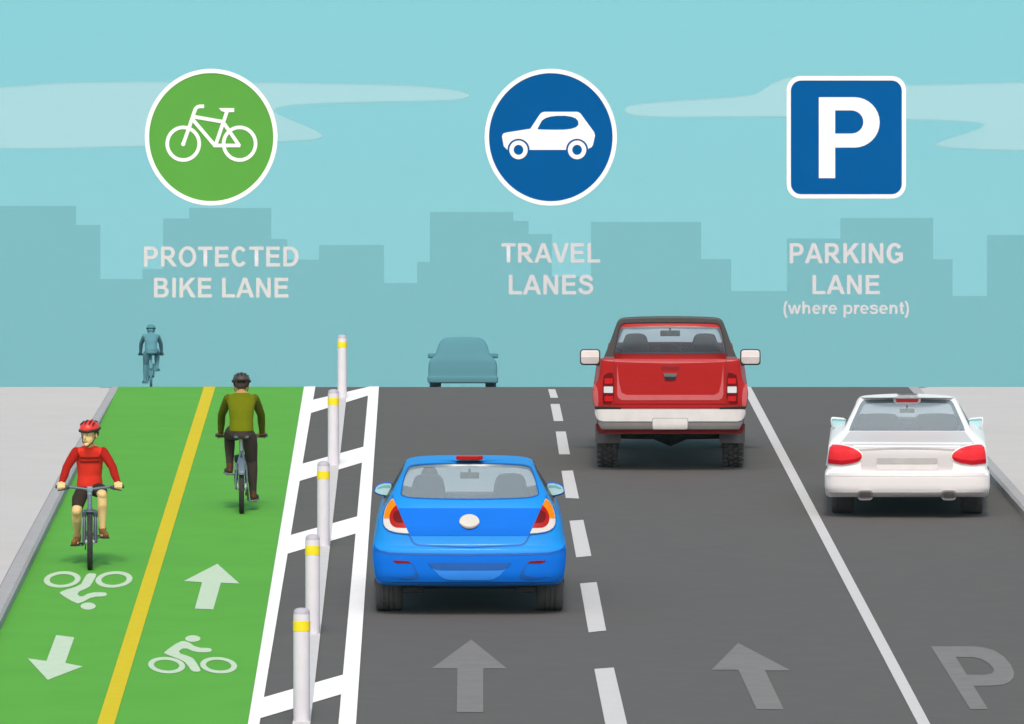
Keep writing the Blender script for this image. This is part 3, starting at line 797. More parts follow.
cb_u = MB().box((0, -.2, .28), (1.2, .5, .06), .01).box((0, 1.2, .3), (1.25, 2.6, .08), .01).tube([(-.7, 0, .29), (.7, 0, .29)], .03)
for sx in (-1, 1): cb_u.box((sx * .55, -.45, .255), (.2, .25, .06), .015)
cb_u.build('underbody', M_dark, bl_root)
def seat(car, yl, poly, zb=.42, m=None):
    q = [(car.at(x, y, yl)[0], car.at(x, y, yl)[2]) for x, y in poly]
    lo = min(z for x, z in q); q = [(x, z if z > lo + .02 else zb) for x, z in q]
    me = shape2d([q], .045, .03); b = MB(); b.mesh_in(me, Matrix.Translation((0, yl, 0)) @ FACE)
    cx = sum(x for x, z in q) / len(q)
    b.box((cx, yl + .28, zb + .02), (.46, .55, .14), .05)
    b.build('seat', m or M_seat, car.root, 50)
seat(cb, 1.0, chaikin([(545, 235), (555, 165), (570, 147), (640, 147), (655, 165), (665, 235)], 1))
seat(cb, 1.0, chaikin([(215, 235), (225, 165), (242, 150), (310, 150), (325, 165), (335, 235)], 1))
def inner_mirror(car, yl, box, top):
    o = car.slab('inner_mirror', rrect(*box, 5), M_seat, yl, .03, bev=.006)
    a = car.at((box[0] + box[2]) / 2, box[1], yl); b = car.at((box[0] + box[2]) / 2, top, yl + .05)
    MB().tube([a, b], .012).build('mirror_stem', M_seat, o)
inner_mirror(cb, 1.25, (402, 130, 480, 155), 117)
MB().tube([(-.37 + .17 * math.cos(a), 1.72 + .05 * math.sin(a), .86 + .17 * math.sin(a)) for a in [2 * PI * i / 20 for i in range(21)]], .014).build('steering_wheel', M_dark, bl_root)
MB().box((0, 1.85, .82), (1.4, .3, .2), .05).build('dashboard', M_seat, bl_root)

# ---- red pickup
pk_root = thing('pickup_truck', 'red pickup truck with dark roll bar and silver rear bumper in the right travel lane', 'truck', base_M(670.2, 466.3))
ppm = scale_at(466.3) * 4.26; th = (466.3 - HY + V) / F
Lp = Loft([(.50, .84, -.92, 3.9), (.56, .86, -.955, 3.95), (.70, .885, -.965, 3.98), (.85, .925, -.97, 3.98), (.95, .932, -.97, 3.97), (1.02, .915, -.97, 3.94), (1.10, .868, -.97, 3.85), (1.17, .852, -.97, 3.6), (1.21, .846, -.97, 2.9),
           (1.30, .835, -.97, 2.6), (1.345, .828, -.965, 2.55), (1.362, .81, -.94, 2.5)], rd=.1, n=4.5, fd=.4)
Lc = Loft([(1.15, .80, .86, 2.75), (1.30, .775, .88, 2.5), (1.36, .762, .89, 2.4), (1.5, .70, .93, 2.2), (1.6, .655, .97, 2.05), (1.66, .62, 1.0, 1.95), (1.69, .585, 1.02, 1.88), (1.705, .52, 1.08, 1.8), (1.715, .35, 1.2, 1.65), (1.718, .15, 1.35, 1.55)], rd=.1, n=4.5, fd=.35)
cp = Car(pk_root, Lp, 427, 687, 570, 305, 4.26); cc = Car(pk_root, Lc, 427, 687, 570, 305, 4.26)
M_rd = mat('red_paint', (180, 33, 33), rough=.5, spec=.12, coat=.05, var=.015, vs=3)
M_rdk = mat('dark_red_paint', (142, 25, 30), rough=.4)
M_pink = mat('red_highlight', (206, 104, 108), rough=.5, spec=.15)  # lighter red paints bevel highlights on tailgate and fenders
M_hoop = mat('charcoal_bar', (78, 78, 79), rough=.5)
M_slate = mat('slate_seal', (75, 88, 102), rough=.4)
me = Lp.mesh()
b = MB(); b.box((0, -.05, 1.2), (1.42, 1.72, 1.1), .03); me = boolean(me, b.mesh(0), 'DIFFERENCE')
b = MB()
k_ = [(-.93, 1.366), (.9, 1.243), (4.4, 1.02), (4.4, 1.7), (-.93, 1.7)]
p_ = [b.bm.verts.new((-1.4, y, z)) for y, z in k_]; q_ = [b.bm.verts.new((1.4, y, z)) for y, z in k_]
b.bm.faces.new(p_); b.bm.faces.new(q_[::-1])
for i in range(5): b.bm.faces.new((p_[i], q_[i], q_[(i + 1) % 5], p_[(i + 1) % 5]))
me = boolean(me, b.mesh(0), 'DIFFERENCE')
for ya in (0.0, 3.05):
    b = MB()
    for sx in (-1, 1): b.lathe([(.45, sx * .5), (.45, sx * 1.3)], 'X', (0, ya, .40), 40)
    me = boolean(me, b.mesh(0), 'DIFFERENCE')
link('body', smooth(me, 32), M_rd, pk_root)
winp = chaikin([(216, 100), (228, 93), (427, 91), (626, 93), (638, 100), (648, 125), (664, 198), (655, 209), (199, 209), (190, 198), (206, 125)], 1)
cc.root = pk_root
def cab_shell():
    me = Lc.mesh()
    cl = Loft([(z, max(.05, Lc.w(z) - .05), Lc.yr(z) + .06, Lc.yf(z) - .06) for z in (1.16, 1.3, 1.36, 1.5, 1.6, 1.665)], .1, 4.5, .35)
    me = boolean(me, cl.mesh(), 'DIFFERENCE')
    q = cc.outline(winp); b = MB(); b.prism(q, .5, 1.25); me = boolean(me, b.mesh(0), 'DIFFERENCE')
    b = MB(); sp = [(1.1, 1.36), (1.15, 1.62), (1.8, 1.62), (2.25, 1.36)]
    a_ = [b.bm.verts.new((-2, y, z)) for y, z in sp]; c_ = [b.bm.verts.new((2, y, z)) for y, z in sp]
    b.bm.faces.new(a_); b.bm.faces.new(c_[::-1])
    for i in range(4): b.bm.faces.new((a_[i], c_[i], c_[(i + 1) % 4], a_[(i + 1) % 4]))
    me = boolean(me, b.mesh(0), 'DIFFERENCE')
    b = MB(); b.prism([(-.66, 1.36), (.66, 1.36), (.56, 1.63), (-.56, 1.63)], 1.5, 2.9); me = boolean(me, b.mesh(0), 'DIFFERENCE')
    link('cab', smooth(me, 32), M_rd, pk_root)
    g = MB(); g.raw([(-.66, Lc.front(.66, 1.36, -.02), 1.36), (0, Lc.yf(1.36) - .02, 1.36), (.66, Lc.front(.66, 1.36, -.02), 1.36), (.56, Lc.front(.56, 1.63, -.02), 1.63), (0, Lc.yf(1.63) - .02, 1.63), (-.56, Lc.front(.56, 1.63, -.02), 1.63)], [(0, 1, 4, 5), (1, 2, 3, 4)])
    g.build('windscreen', G_sw, pk_root)
    for sx in (-1, 1):
        g = MB(); g.raw([(sx * (Lc.w(z) - .015), y, z) for y, z in sp], [(0, 1, 2, 3)]); g.build('side_window', G_windl, pk_root)
cab_shell()
cc.patch('rear_window', winp, G_lite, -.010, .005)
ring_patch(cc, 'window_seal', winp, 7, M_slate, .004)
# roll bar hoop standing in the bed
ho = chaikin([(143, 226), (170, 160), (197, 82), (208, 60), (240, 51), (427, 47), (614, 51), (646, 60), (657, 82), (684, 160), (711, 226)], 1, False)
hi = chaikin([(186, 226), (196, 180), (213, 100), (222, 84), (245, 79), (427, 77), (609, 79), (632, 84), (641, 100), (658, 180), (668, 226)], 1, False)
cp.slab('roll_bar', ho + hi[::-1], M_hoop, .55, .12, bev=.018)
for mir in (False, True): cp.slab('bar_foot', [((854 - x) if mir else x, y) for x, y in [(145, 219), (187, 219), (189, 234), (140, 234)]], M_flap, .55, .2, bev=.01)
lip = [(131, 233), (723, 233), (690, 240), (560, 246), (427, 249), (294, 246), (164, 240)]  # outline of the painted highlight along the tailgate top
cp.patch('tailgate_lip_highlight', lip, M_pink, .008, .03)  # highlight along the tailgate top, painted as a pale crescent
tg = cp.patch('tailgate', [(189, 236), (665, 236), (665, 437), (189, 437)], M_rd, .006, .03)
cp.patch('tailgate_highlight', [(201, 254), (209, 330), (219, 372), (240, 383), (614, 383), (635, 372), (645, 330), (653, 254), (653, 380), (648, 396), (634, 405), (220, 405), (206, 396), (201, 380)], M_pink, .011, .02, parent=tg)  # embossed bevel highlight painted as a lighter red frame
cp.patch('tailgate_seam', [stroke([(188, 234), (188, 437)], 3), stroke([(666, 234), (666, 437)], 3), stroke([(188, 420), (666, 420)], 3)], M_rdk, .0135, .02, parent=tg)
cp.patch('handle_recess', rrect(388, 260, 467, 276, 7), M_rdk, .010, .02, parent=tg)
h_ = cp.patch('handle', [(398, 290), (456, 290), (448, 317), (406, 317)], M_flap, .022, .03, parent=tg)
cp.patch('handle_recess', [(402, 305), (452, 305), (447, 318), (407, 318)], M_dark, .025, .03, parent=tg)
for mir in (False, True):
    def mm(p): return [(854 - x, y) for x, y in p] if mir else p
    hs = cp.patch('tail_light', mm(chaikin([(139, 302), (160, 290), (187, 286), (187, 421), (142, 421), (139, 418)], 1)), mat('maroon_housing', (112, 12, 18), rough=.5, spec=.1), .010, .03)
    for zq in ((147, 312, 182, 335), (147, 388, 182, 410)):
        cp.patch('brake_lens', mm(rrect(*zq, 4)), mat('bright_red_lens', (205, 28, 32), rough=.5, spec=.1), .016, .02, parent=hs)
    rv = cp.patch('reverse_lens', mm(rrect(144, 347, 183, 374, 3)), mat('clear_lens', (226, 229, 234), rough=.2), .016, .02, parent=hs)
    cp.patch('mud_flap', mm(rrect(107, 515, 217, 600, 6)), M_flap, -.42, .02)
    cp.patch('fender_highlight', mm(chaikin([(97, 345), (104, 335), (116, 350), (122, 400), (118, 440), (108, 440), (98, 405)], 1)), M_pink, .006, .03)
    sm_ = cp.slab('side_mirror', mm(rrect(42, 188, 129, 255, 15)), M_hoop, 2.02, .13, bev=.015)
    cp.slab('mirror_shell', mm(rrect(47, 193, 124, 250, 11)), mat('mirror_white', (246, 246, 246), rough=.5), 1.952, .02, sm_, bev=.006)
    cp.slab('mirror_glass', mm([(47, 222), (124, 222), (124, 240), (115, 250), (56, 250), (47, 240)]), mat('mirror_grey', (206, 207, 209), rough=.4, spec=.2), 1.938, .006, sm_, bev=.001)
    cp.slab('mirror_arm', mm([(104, 250), (170, 240), (170, 258), (112, 258)]), M_hoop, 2.0, .07, sm_, bev=.01)
M_chr = mat('bumper_silver', (232, 232, 232), rough=.3, spec=.5)
bp_ = cp.patch('bumper', chaikin([(105, 441), (749, 441), (749, 465), (735, 498), (720, 527), (134, 527), (119, 498), (105, 465)], 0), mat('bumper_grey', (138, 138, 139), rough=.4), .10, .12)
cp.patch('bumper_face', [(106, 441.5), (748, 441.5), (747, 462), (741, 478), (730, 488), (712, 493), (142, 493), (124, 488), (113, 478), (107, 462)], M_chr, .112, .02, parent=bp_)
for mir in (False, True): cp.patch('step_pad', [((854 - x) if mir else x, y) for x, y in [(107, 431), (217, 434), (217, 441), (107, 441)]], M_dark, .114, .12, parent=bp_)
cp.patch('plate', rrect(350, 478, 503, 528, 8), mat('plate_rim', (170, 170, 172), rough=.5), .118, .02)
cp.patch('plate_face', rrect(353, 481, 500, 526, 7), mat('plate_white', (234, 234, 234), rough=.5), .121, .01)
cp.patch('valance', [(113, 505), (741, 505), (738, 535), (728, 548), (126, 548), (116, 535)], M_rdk, .03, .1)
for sx in (-1, 1):
    for y in (0.0, 3.05): wheel(pk_root, sx * .757, y, .375, .255, True, M_tread)
u = MB().box((0, 1.6, .56), (1.5, 4.2, .1), .02).tube([(-.75, 0, .375), (-.2, 0, .37), (0, 0, .36), (.2, 0, .37), (.75, 0, .375)], [.04, .045, .12, .045, .04], 14)
u.box((0, -.5, .475), (1.18, .5, .07), .01)
for sx in (-1, 1): u.tube([(sx * .45, -.6, .43), (sx * .45, .6, .42)], .03)
u.build('underbody', M_dark, pk_root)
M_seatd = mat('seat_dark', (8, 13, 18), rough=1, spec=.02)
def seat2(car, yl, poly, mirror=True):
    for mir in ((False, True) if mirror else (False,)):
        seat(car, yl, [(2 * car.cx - x, y) for x, y in poly] if mir else poly, 1.0 if car is cp else .42, M_seatd)
seat2(cp, 1.35, chaikin([(198, 240), (228, 195), (242, 138), (256, 132), (306, 132), (318, 142), (325, 175), (345, 205), (345, 240)], 1))
seat(cp, 1.5, chaikin([(392, 240), (392, 175), (463, 175), (463, 240)], 1), 1.0, M_seatd)
inner_mirror(cp, 1.55, (384, 108, 469, 133), 97)
MB().box((0, 2.2, 1.22), (1.4, .35, .16), .05).build('dashboard', M_seat, pk_root)

# ---- white saloon, parked
wh_root = thing('saloon_car', 'white saloon with red tail lights parked beside the right kerb', 'car', base_M(907.0, 512.8))
ppm = scale_at(512.8) * 5.174; th = (512.8 - HY + V) / F
Lw = Loft([(.25, .86, -.80, 3.3), (.29, .905, -.87, 3.4), (.36, .92, -.89, 3.43), (.48, .918, -.89, 3.43), (.515, .905, -.87, 3.42), (.54, .894, -.85, 3.4), (.64, .893, -.85, 3.3), (.74, .885, -.85, 3.1), (.79, .878, -.82, 2.8), (.825, .862, -.70, 2.4), (.86, .825, -.45, 2.15),
           (.90, .765, -.2, 2.0), (.935, .712, -.05, 1.9), (.98, .685, .05, 1.8), (1.10, .622, .30, 1.6), (1.19, .575, .47, 1.45), (1.225, .553, .53, 1.36), (1.250, .525, .56, 1.2), (1.260, .47, .58, 1.02), (1.268, .38, .62, .9), (1.273, .26, .66, .84), (1.276, .12, .70, .82)], rd=.26, n=3.4)
cw = Car(wh_root, Lw, 502, 687, 810, 380, 5.174)
M_wh = mat('white_car_paint', (251, 251, 251), rough=.45, spec=.2, coat=.06, var=.01, k=1.06)
M_wg = mat('pale_grey_panel', (218, 218, 219), rough=.4, coat=.1, var=.015)
M_wb = mat('white_bumper', (235, 235, 236), rough=.4, coat=.1, var=.015)
M_gm = mat('mid_grey_trim', (172, 172, 173), rough=.5)
winw = chaikin([(198, 262), (240, 168), (266, 110), (285, 103), (502, 98), (719, 103), (738, 110), (764, 168), (806, 262), (790, 263), (214, 263)], 1)
car_shell(wh_root, Lw, cw, winw, M_wh, .06, .90, [(.35, .95), (.72, 1.17), (1.1, 1.18), (1.3, 1.16), (1.75, .95)], (.95, 1.19), (0.0, 2.55), .34, G_sw)
cw.patch('rear_window', winw, G_sal, -.010, .005)
M_tint = mat('window_tint_grey', (138, 156, 164), rough=.2)
cw.patch('window_tint', [[(198, 262), (240, 168), (266, 110), (280, 122), (258, 170), (217, 262)], [(806, 262), (764, 168), (738, 110), (724, 122), (746, 170), (787, 262)], [(266, 110), (285, 103), (502, 98), (719, 103), (738, 110), (724, 122), (502, 116), (280, 122)]], M_tint, -.004, .005)
bl = cw.slab('brake_light', [(430, 92), (575, 92), (571, 112), (556, 122), (449, 122), (434, 112)], M_wh, .55, .16, bev=.004)
cw.slab('brake_lens', [(443, 97), (562, 97), (557, 115), (448, 115)], mat('red_brake_lens', (238, 52, 62), rough=.25, coat=.3), .465, .02, bl, bev=.002)
cw.patch('trunk_lid', [(205, 266), (800, 266), (850, 330), (748, 358), (740, 440), (734, 486), (270, 486), (264, 440), (256, 358), (155, 330)], M_wg, .006, .02)
cw.patch('trunk_seam', stroke([(252, 362), (340, 357), (420, 354), (502, 353), (584, 354), (664, 357), (752, 362)], 9), M_gm, .010, .02)
pl_ = cw.patch('plate', rrect(345, 403, 660, 465, 8), mat('plate_pale', (238, 238, 238), rough=.5), .012, .02)
cw.patch('plate_recess', rrect(345, 403, 660, 434, 6), mat('plate_grey', (192, 192, 193), rough=.5), .016, .02, parent=pl_)
cw.patch('lower_trim', [(97, 479), (907, 479), (910, 496), (94, 496)], M_wg, .018, .03)
cw.patch('bumper', [(82, 492), (502, 494), (922, 492), (926, 510), (925, 580), (920, 597), (905, 605), (100, 605), (84, 597), (79, 580), (78, 510)], M_wb, .014, .035)
cw.patch('bumper_lip', [(82, 580), (922, 580), (918, 597), (904, 604), (100, 604), (86, 597)], M_wg, .020, .03)
for mir in (False, True):
    def mm(p): return [(1004 - x, y) for x, y in p] if mir else p
    lamp_p = chaikin([(104, 333), (150, 333), (215, 347), (258, 371), (273, 395), (258, 418), (220, 431), (165, 439), (92, 431), (94, 390)], 1)
    bz = cw.patch('tail_light', mm([(x + (3 if x > 150 else -2), y + (4 if y > 395 else -4)) for x, y in lamp_p]), M_wh, .012, .03)
    cw.patch('tail_lens', mm(lamp_p), mat('red_tail_lens', (240, 48, 58), rough=.4, spec=.15, coat=.04), .020, .03, parent=bz)
    cw.patch('lens_lower', mm([(93, 408), (165, 416), (225, 409), (266, 396), (258, 416), (220, 430), (165, 438), (93, 431)]), mat('deep_red_lens', (186, 16, 34), rough=.45, spec=.12), .024, .03, parent=bz)
    ex = cw.patch('exhaust_tip', mm(rrect(246, 569, 326, 620, 20)), M_gm, .05, .12)
    cw.patch('exhaust_bore', mm(rrect(257, 576, 316, 613, 15)), mat('exhaust_inside', (138, 136, 136), rough=.6), .054, .02, parent=ex)
    sm_ = cw.slab('side_mirror', mm(chaikin([(106, 196), (120, 191), (192, 199), (196, 250), (122, 253), (110, 237)], 1)), M_wh, 1.3, .13, bev=.02)
    cw.slab('mirror_glass', mm(chaikin([(112, 201), (122, 197), (187, 204), (190, 245), (126, 247), (116, 234)], 1)), M_mglass, 1.228, .008, sm_, bev=.001)
    cw.slab('mirror_tint', mm([(114, 203), (122, 199), (186, 206), (187, 214), (122, 207), (115, 212)]), M_mglass2, 1.222, .004, sm_, bev=.001)
    x = 1 if mir else -1
    MB().box((x * .66, 1.35, cw.at(0, 238, 1.35)[2]), (.14, .07, .05), .015).build('mirror_arm', M_wh, sm_)
for sx in (-1, 1):
    for y in (0.0, 2.55): wheel(wh_root, sx * .724, y, .30, .255)
MB().box((0, 1.2, .28), (1.2, 3.6, .08), .01).tube([(-.7, 0, .30), (.7, 0, .30)], .03).build('underbody', M_dark, wh_root)
seat2(cw, 1.0, chaikin([(250, 275), (258, 212), (272, 188), (430, 188), (448, 205), (450, 275)], 1))
inner_mirror(cw, 1.25, (464, 148, 541, 170), 134)
MB().box((0, 1.75, .82), (1.3, .3, .16), .05).build('dashboard', M_seat, wh_root)

# ---- far car beyond the crest, pale blue in the distance
M_far = mat('far_haze_blue', (94, 150, 163), rough=.9, spec=.05, var=.01)  # distance haze painted into one colour for far car, bike and rider
DG = 211.0; GP = 9.31 * F / DG
far_root = thing('distant_car', 'small blue-grey car silhouette on the horizon left of the pickup', 'car', Matrix.Translation(((462.8 - CX) / F * DG, DG - D0, -0.016)))
Lg = Loft([(.115, .86, -.6, 3.1), (.14, .925, -.68, 3.2), (.27, .93, -.70, 3.22), (.31, .90, -.69, 3.2), (.48, .905, -.69, 3.2), (.666, .887, -.68, 3.0), (.78, .80, -.66, 2.3), (.88, .717, -.63, 2.0), (1.13, .635, -.55, 1.6), (1.25, .56, -.50, 1.4), (1.29, .49, -.47, 1.3), (1.315, .40, -.44, 1.2), (1.33, .2, -.38, .9)], rd=.12)
cg = Car(far_root, Lg, 492, 620, 410, 320, 9.31)
link('body', smooth(Lg.mesh(), 32), M_far, far_root)
cg.patch('rear_window', [(275, 290), (300, 200), (330, 175), (655, 175), (685, 200), (710, 290)], M_far, .003, .02)
for sx in (-1, 1):
    b = MB().box((sx * .82, .9, (620 - 322) / GP), (.23, .1, .135), .045); b.build('side_mirror', M_far, far_root)
    for y in (0.0, 2.4):
        wheel(far_root, sx * .735, y, .28, .28, False, M_far, M_far)

# ------------------------------------------------------------------ people and bicycles
def V3(*a): return Vector(a)
def ik(hip, ank, l1, l2, pole=V3(0, 1, 0.15)):
    d = ank - hip; L = min(d.length, (l1 + l2) * .999); u = d.normalized()
    a = (l1 * l1 - l2 * l2 + L * L) / (2 * L); h = math.sqrt(max(0, l1 * l1 - a * a))
    p = (pole - u * pole.dot(u)).normalized()
    return hip + u * a + p * h
def skin_mat(name, c): return mat(name, c, rough=.6, spec=.25, var=.03, vs=20)
M_bframe = mat('slate_bike_paint', (98, 117, 132), rough=.4, spec=.4, var=.02)
M_bdark = mat('dark_bike_paint', (60, 74, 88), rough=.4, spec=.4, var=.02)
M_silver = mat('silver_metal', (205, 214, 222), rough=.3, spec=.5, var=.02)
M_btyre = mat('bike_tyre', (58, 57, 56), rough=.85, var=.1, vs=30)
M_grip = mat('dark_grip', (58, 66, 78), rough=.7)

def bicycle(label, M, P):
    t = thing('bicycle', label, 'bicycle', M)
    r = .29
    fr = MB()
    bb = V3(0, P['bby'], P['bbz']); st = V3(0, .26, P['sad'] - .16); ht = V3(0, .845, P['bar'] - .10); hb = V3(0, .875, P['bar'] - .22)
    fr.tube([bb, st], .016).tube([st + V3(0, 0, -.03), ht], .017).tube([bb, hb], .02).tube([ht + V3(0, -.01, .03), hb + V3(0, .01, -.03)], .024)
    for s in (-1, 1):
        fr.tube([bb + V3(s * .02, 0, 0), V3(s * .06, .12, r - .02), V3(s * .068, 0, r)], .011).tube([st, V3(s * .055, .12, (st.z + r) / 2 + .03), V3(s * .068, 0, r)], .009)
    fr.tube([bb + V3(-.04, 0, 0), bb + V3(.04, 0, 0)], .026)
    fr.build('frame', M_bframe, t)
    fk = MB()
    for s in (-1, 1):
        fk.tube([V3(s * .058, .90, P['bar'] - .26), V3(s * .058, .96, r + .16), V3(s * .058, 1.0, r - .01)], [.015, .02, .021])
        fk.box((s * .058, .905, P['bar'] - .27), (.05, .06, .07), .012)
    fk.tube([V3(-.06, .90, P['bar'] - .25), V3(.06, .90, P['bar'] - .25)], .022)
    fk.tube([V3(-.07, 1.0, r), V3(.07, 1.0, r)], .012)
    f = fk.build('fork', M_bdark, t)
    s_ = MB()
    for s in (-1, 1): s_.tube([V3(s * .058, .918, P['bar'] - .32), V3(s * .058, .944, P['bar'] - .40)], .0225)
    s_.build('fork_stanchion', M_silver, f)
    for y in (0.0, 1.0):
        b = MB(); b.lathe([(r - .05, -.012), (r - .028, -.016), (r - .028, .016), (r - .05, .012)], 'X', (0, y, r), 48, True)
        w = b.build('wheel', M_silver, t)
        b = MB(); n = 40; rr, tr = r - .026, .029
        vs = []; fs = []
        b.lathe([(rr + tr * math.cos(a) * .9, tr * math.sin(a)) for a in [2 * PI * k / 12 for k in range(12)]], 'X', (0, y, r), 56, True)
        for j in range(44):                       # tread blocks
            for x in (-.013, .013):
                a = 2 * PI * (j + (.5 if x > 0 else 0)) / 44
                b.box((0, 0, 0), (.018, .02, .008), 0, Matrix.Translation((0, y, r)) @ Matrix.Rotation(a, 4, 'X') @ Matrix.Translation((x, 0, r - .003)))
        b.build('tyre', M_btyre, w, 40)
        b = MB()
        for j in range(28):
            a = 2 * PI * j / 28; s = .024 if j % 2 else -.024
            b.tube([V3(s, y + .018 * math.cos(a + .5), r + .018 * math.sin(a + .5)), V3(0, y + (r - .04) * math.cos(a), r + (r - .04) * math.sin(a))], .0015, 5)
        b.build('spokes', M_silver, w)
        b = MB(); b.tube([V3(-.05, y, r), V3(-.03, y, r), V3(.03, y, r), V3(.05, y, r)], [.014, .03, .03, .014], 16); b.build('hub', M_silver, w)
    b = MB(); b.lathe([(.02, .040), (.055, .040), (.055, .052), (.02, .052)], 'X', (0, 0, r), 30).lathe([(.02, -.045), (.075, -.045), (.075, -.049), (.02, -.049)], 'X', (0, 0, r), 30)
    b.build('brake_disc', mat('pale_alloy', (196, 198, 202), rough=.4, metal=.3), t)
    # crank set
    a = P['crank']; L = .15; c = MB(); pd = []
    for s in (-1, 1):
        e = bb + V3(s * .075, -s * L * math.sin(a), -s * L * math.cos(a)); pd.append(e)
        c.tube([bb + V3(s * .06, 0, 0), e], [.016, .012], 10)
    c.tube([bb + V3(-.075, 0, 0), bb + V3(.075, 0, 0)], .012)
    c.build('crank', mat('crank_grey', (96, 100, 106), rough=.4), t)
    for s, e in zip((-1, 1), pd):
        b = MB(); b.box(e + V3(s * .06, 0, 0), (.09, .085, .018), .004).tube([e, e + V3(s * .06, 0, 0)], .007); b.build('pedal', mat('pedal_grey', (120, 126, 134), rough=.5), t)
    b = MB(); b.lathe([(.03, .044), (.088, .045), (.092, .048), (.088, .051), (.03, .052)], 'X', bb, 36); b.build('chainring', M_bdark, t)
    b = MB()
    for dz in (-1, 1): b.tube([V3(.047, bb.y, bb.z + dz * .088), V3(.047, 0, r + dz * .05)], .006, 6, .8)
    b.build('chain', M_dark, t)
    # saddle
    b = MB(); sz = P['sad']
    b.rings([], 4) if False else None
    me = MB(); me.capsule([(V3(-.055, .12, sz), .032), (V3(.055, .12, sz), .032)]).capsule([(V3(0, .13, sz), .04), (V3(0, .22, sz + .003), .028), (V3(0, .34, sz), .018)])
    m2 = remesh(me.mesh(0), .006); m2.transform(Matrix.Translation((0, 0, sz)) @ Matrix.Diagonal((1, 1, .75, 1)) @ Matrix.Translation((0, 0, -sz)))
    sd = link('saddle', m2, M_bframe, t)
    MB().tube([st + V3(0, .0, -.02), V3(0, .22, sz - .02)], .0145).build('seat_post', M_silver, t)
    # bars
    hw, hz = P['hw'], P['bar']
    b = MB(); b.tube([V3(-hw - .055, .775, hz), V3(-hw + .06, .785, hz), V3(-.10, .825, hz - .012), V3(-.04, .835, hz - .02), V3(.04, .835, hz - .02), V3(.10, .825, hz - .012), V3(hw - .06, .785, hz), V3(hw + .055, .775, hz)], .014, 12)
    b.build('handlebar', M_bframe, t)
    b = MB(); b.box((0, .84, hz - .02), (.062, .06, .055), .012).tube([V3(0, .84, hz - .02), ht + V3(0, 0, .02)], .025); b.build('stem', mat('pale_slate', (138, 158, 172), rough=.4), t)
    for s in (-1, 1):
        MB().tube([V3(s * (hw - .055), .782, hz), V3(s * (hw + .06), .774, hz)], .018, 14).build('grip', M_grip, t)
        MB().tube([V3(s * (hw - .075), .80, hz - .005), V3(s * (hw - .05), .835, hz - .016), V3(s * (hw + .01), .85, hz - .03), V3(s * (hw + .035), .845, hz - .035)], [.016, .012, .007, .006]).build('brake_lever', M_grip, t)
    if P.get('guard'):
        b = MB()
        N = 12; vs = []
        for i in range(N + 1):
            an = R(150 - 105 * i / N); ry = r + .045
            for x in (-.037, -.034, 0, .034, .037):
                k = ry + (.0 if abs(x) < .036 else -.02) + (.006 if x == 0 else 0)
                vs.append((x, k * math.cos(an), r + k * math.sin(an)))
        b.raw(vs, [(i * 5 + j, i * 5 + j + 1, i * 5 + j + 6, i * 5 + j + 5) for i in range(N) for j in range(4)])
        me = b.mesh(40); o = link('mudguard', me, M_bframe, t)
        md = o.modifiers.new('s', 'SOLIDIFY'); md.thickness = .004
    return t, pd

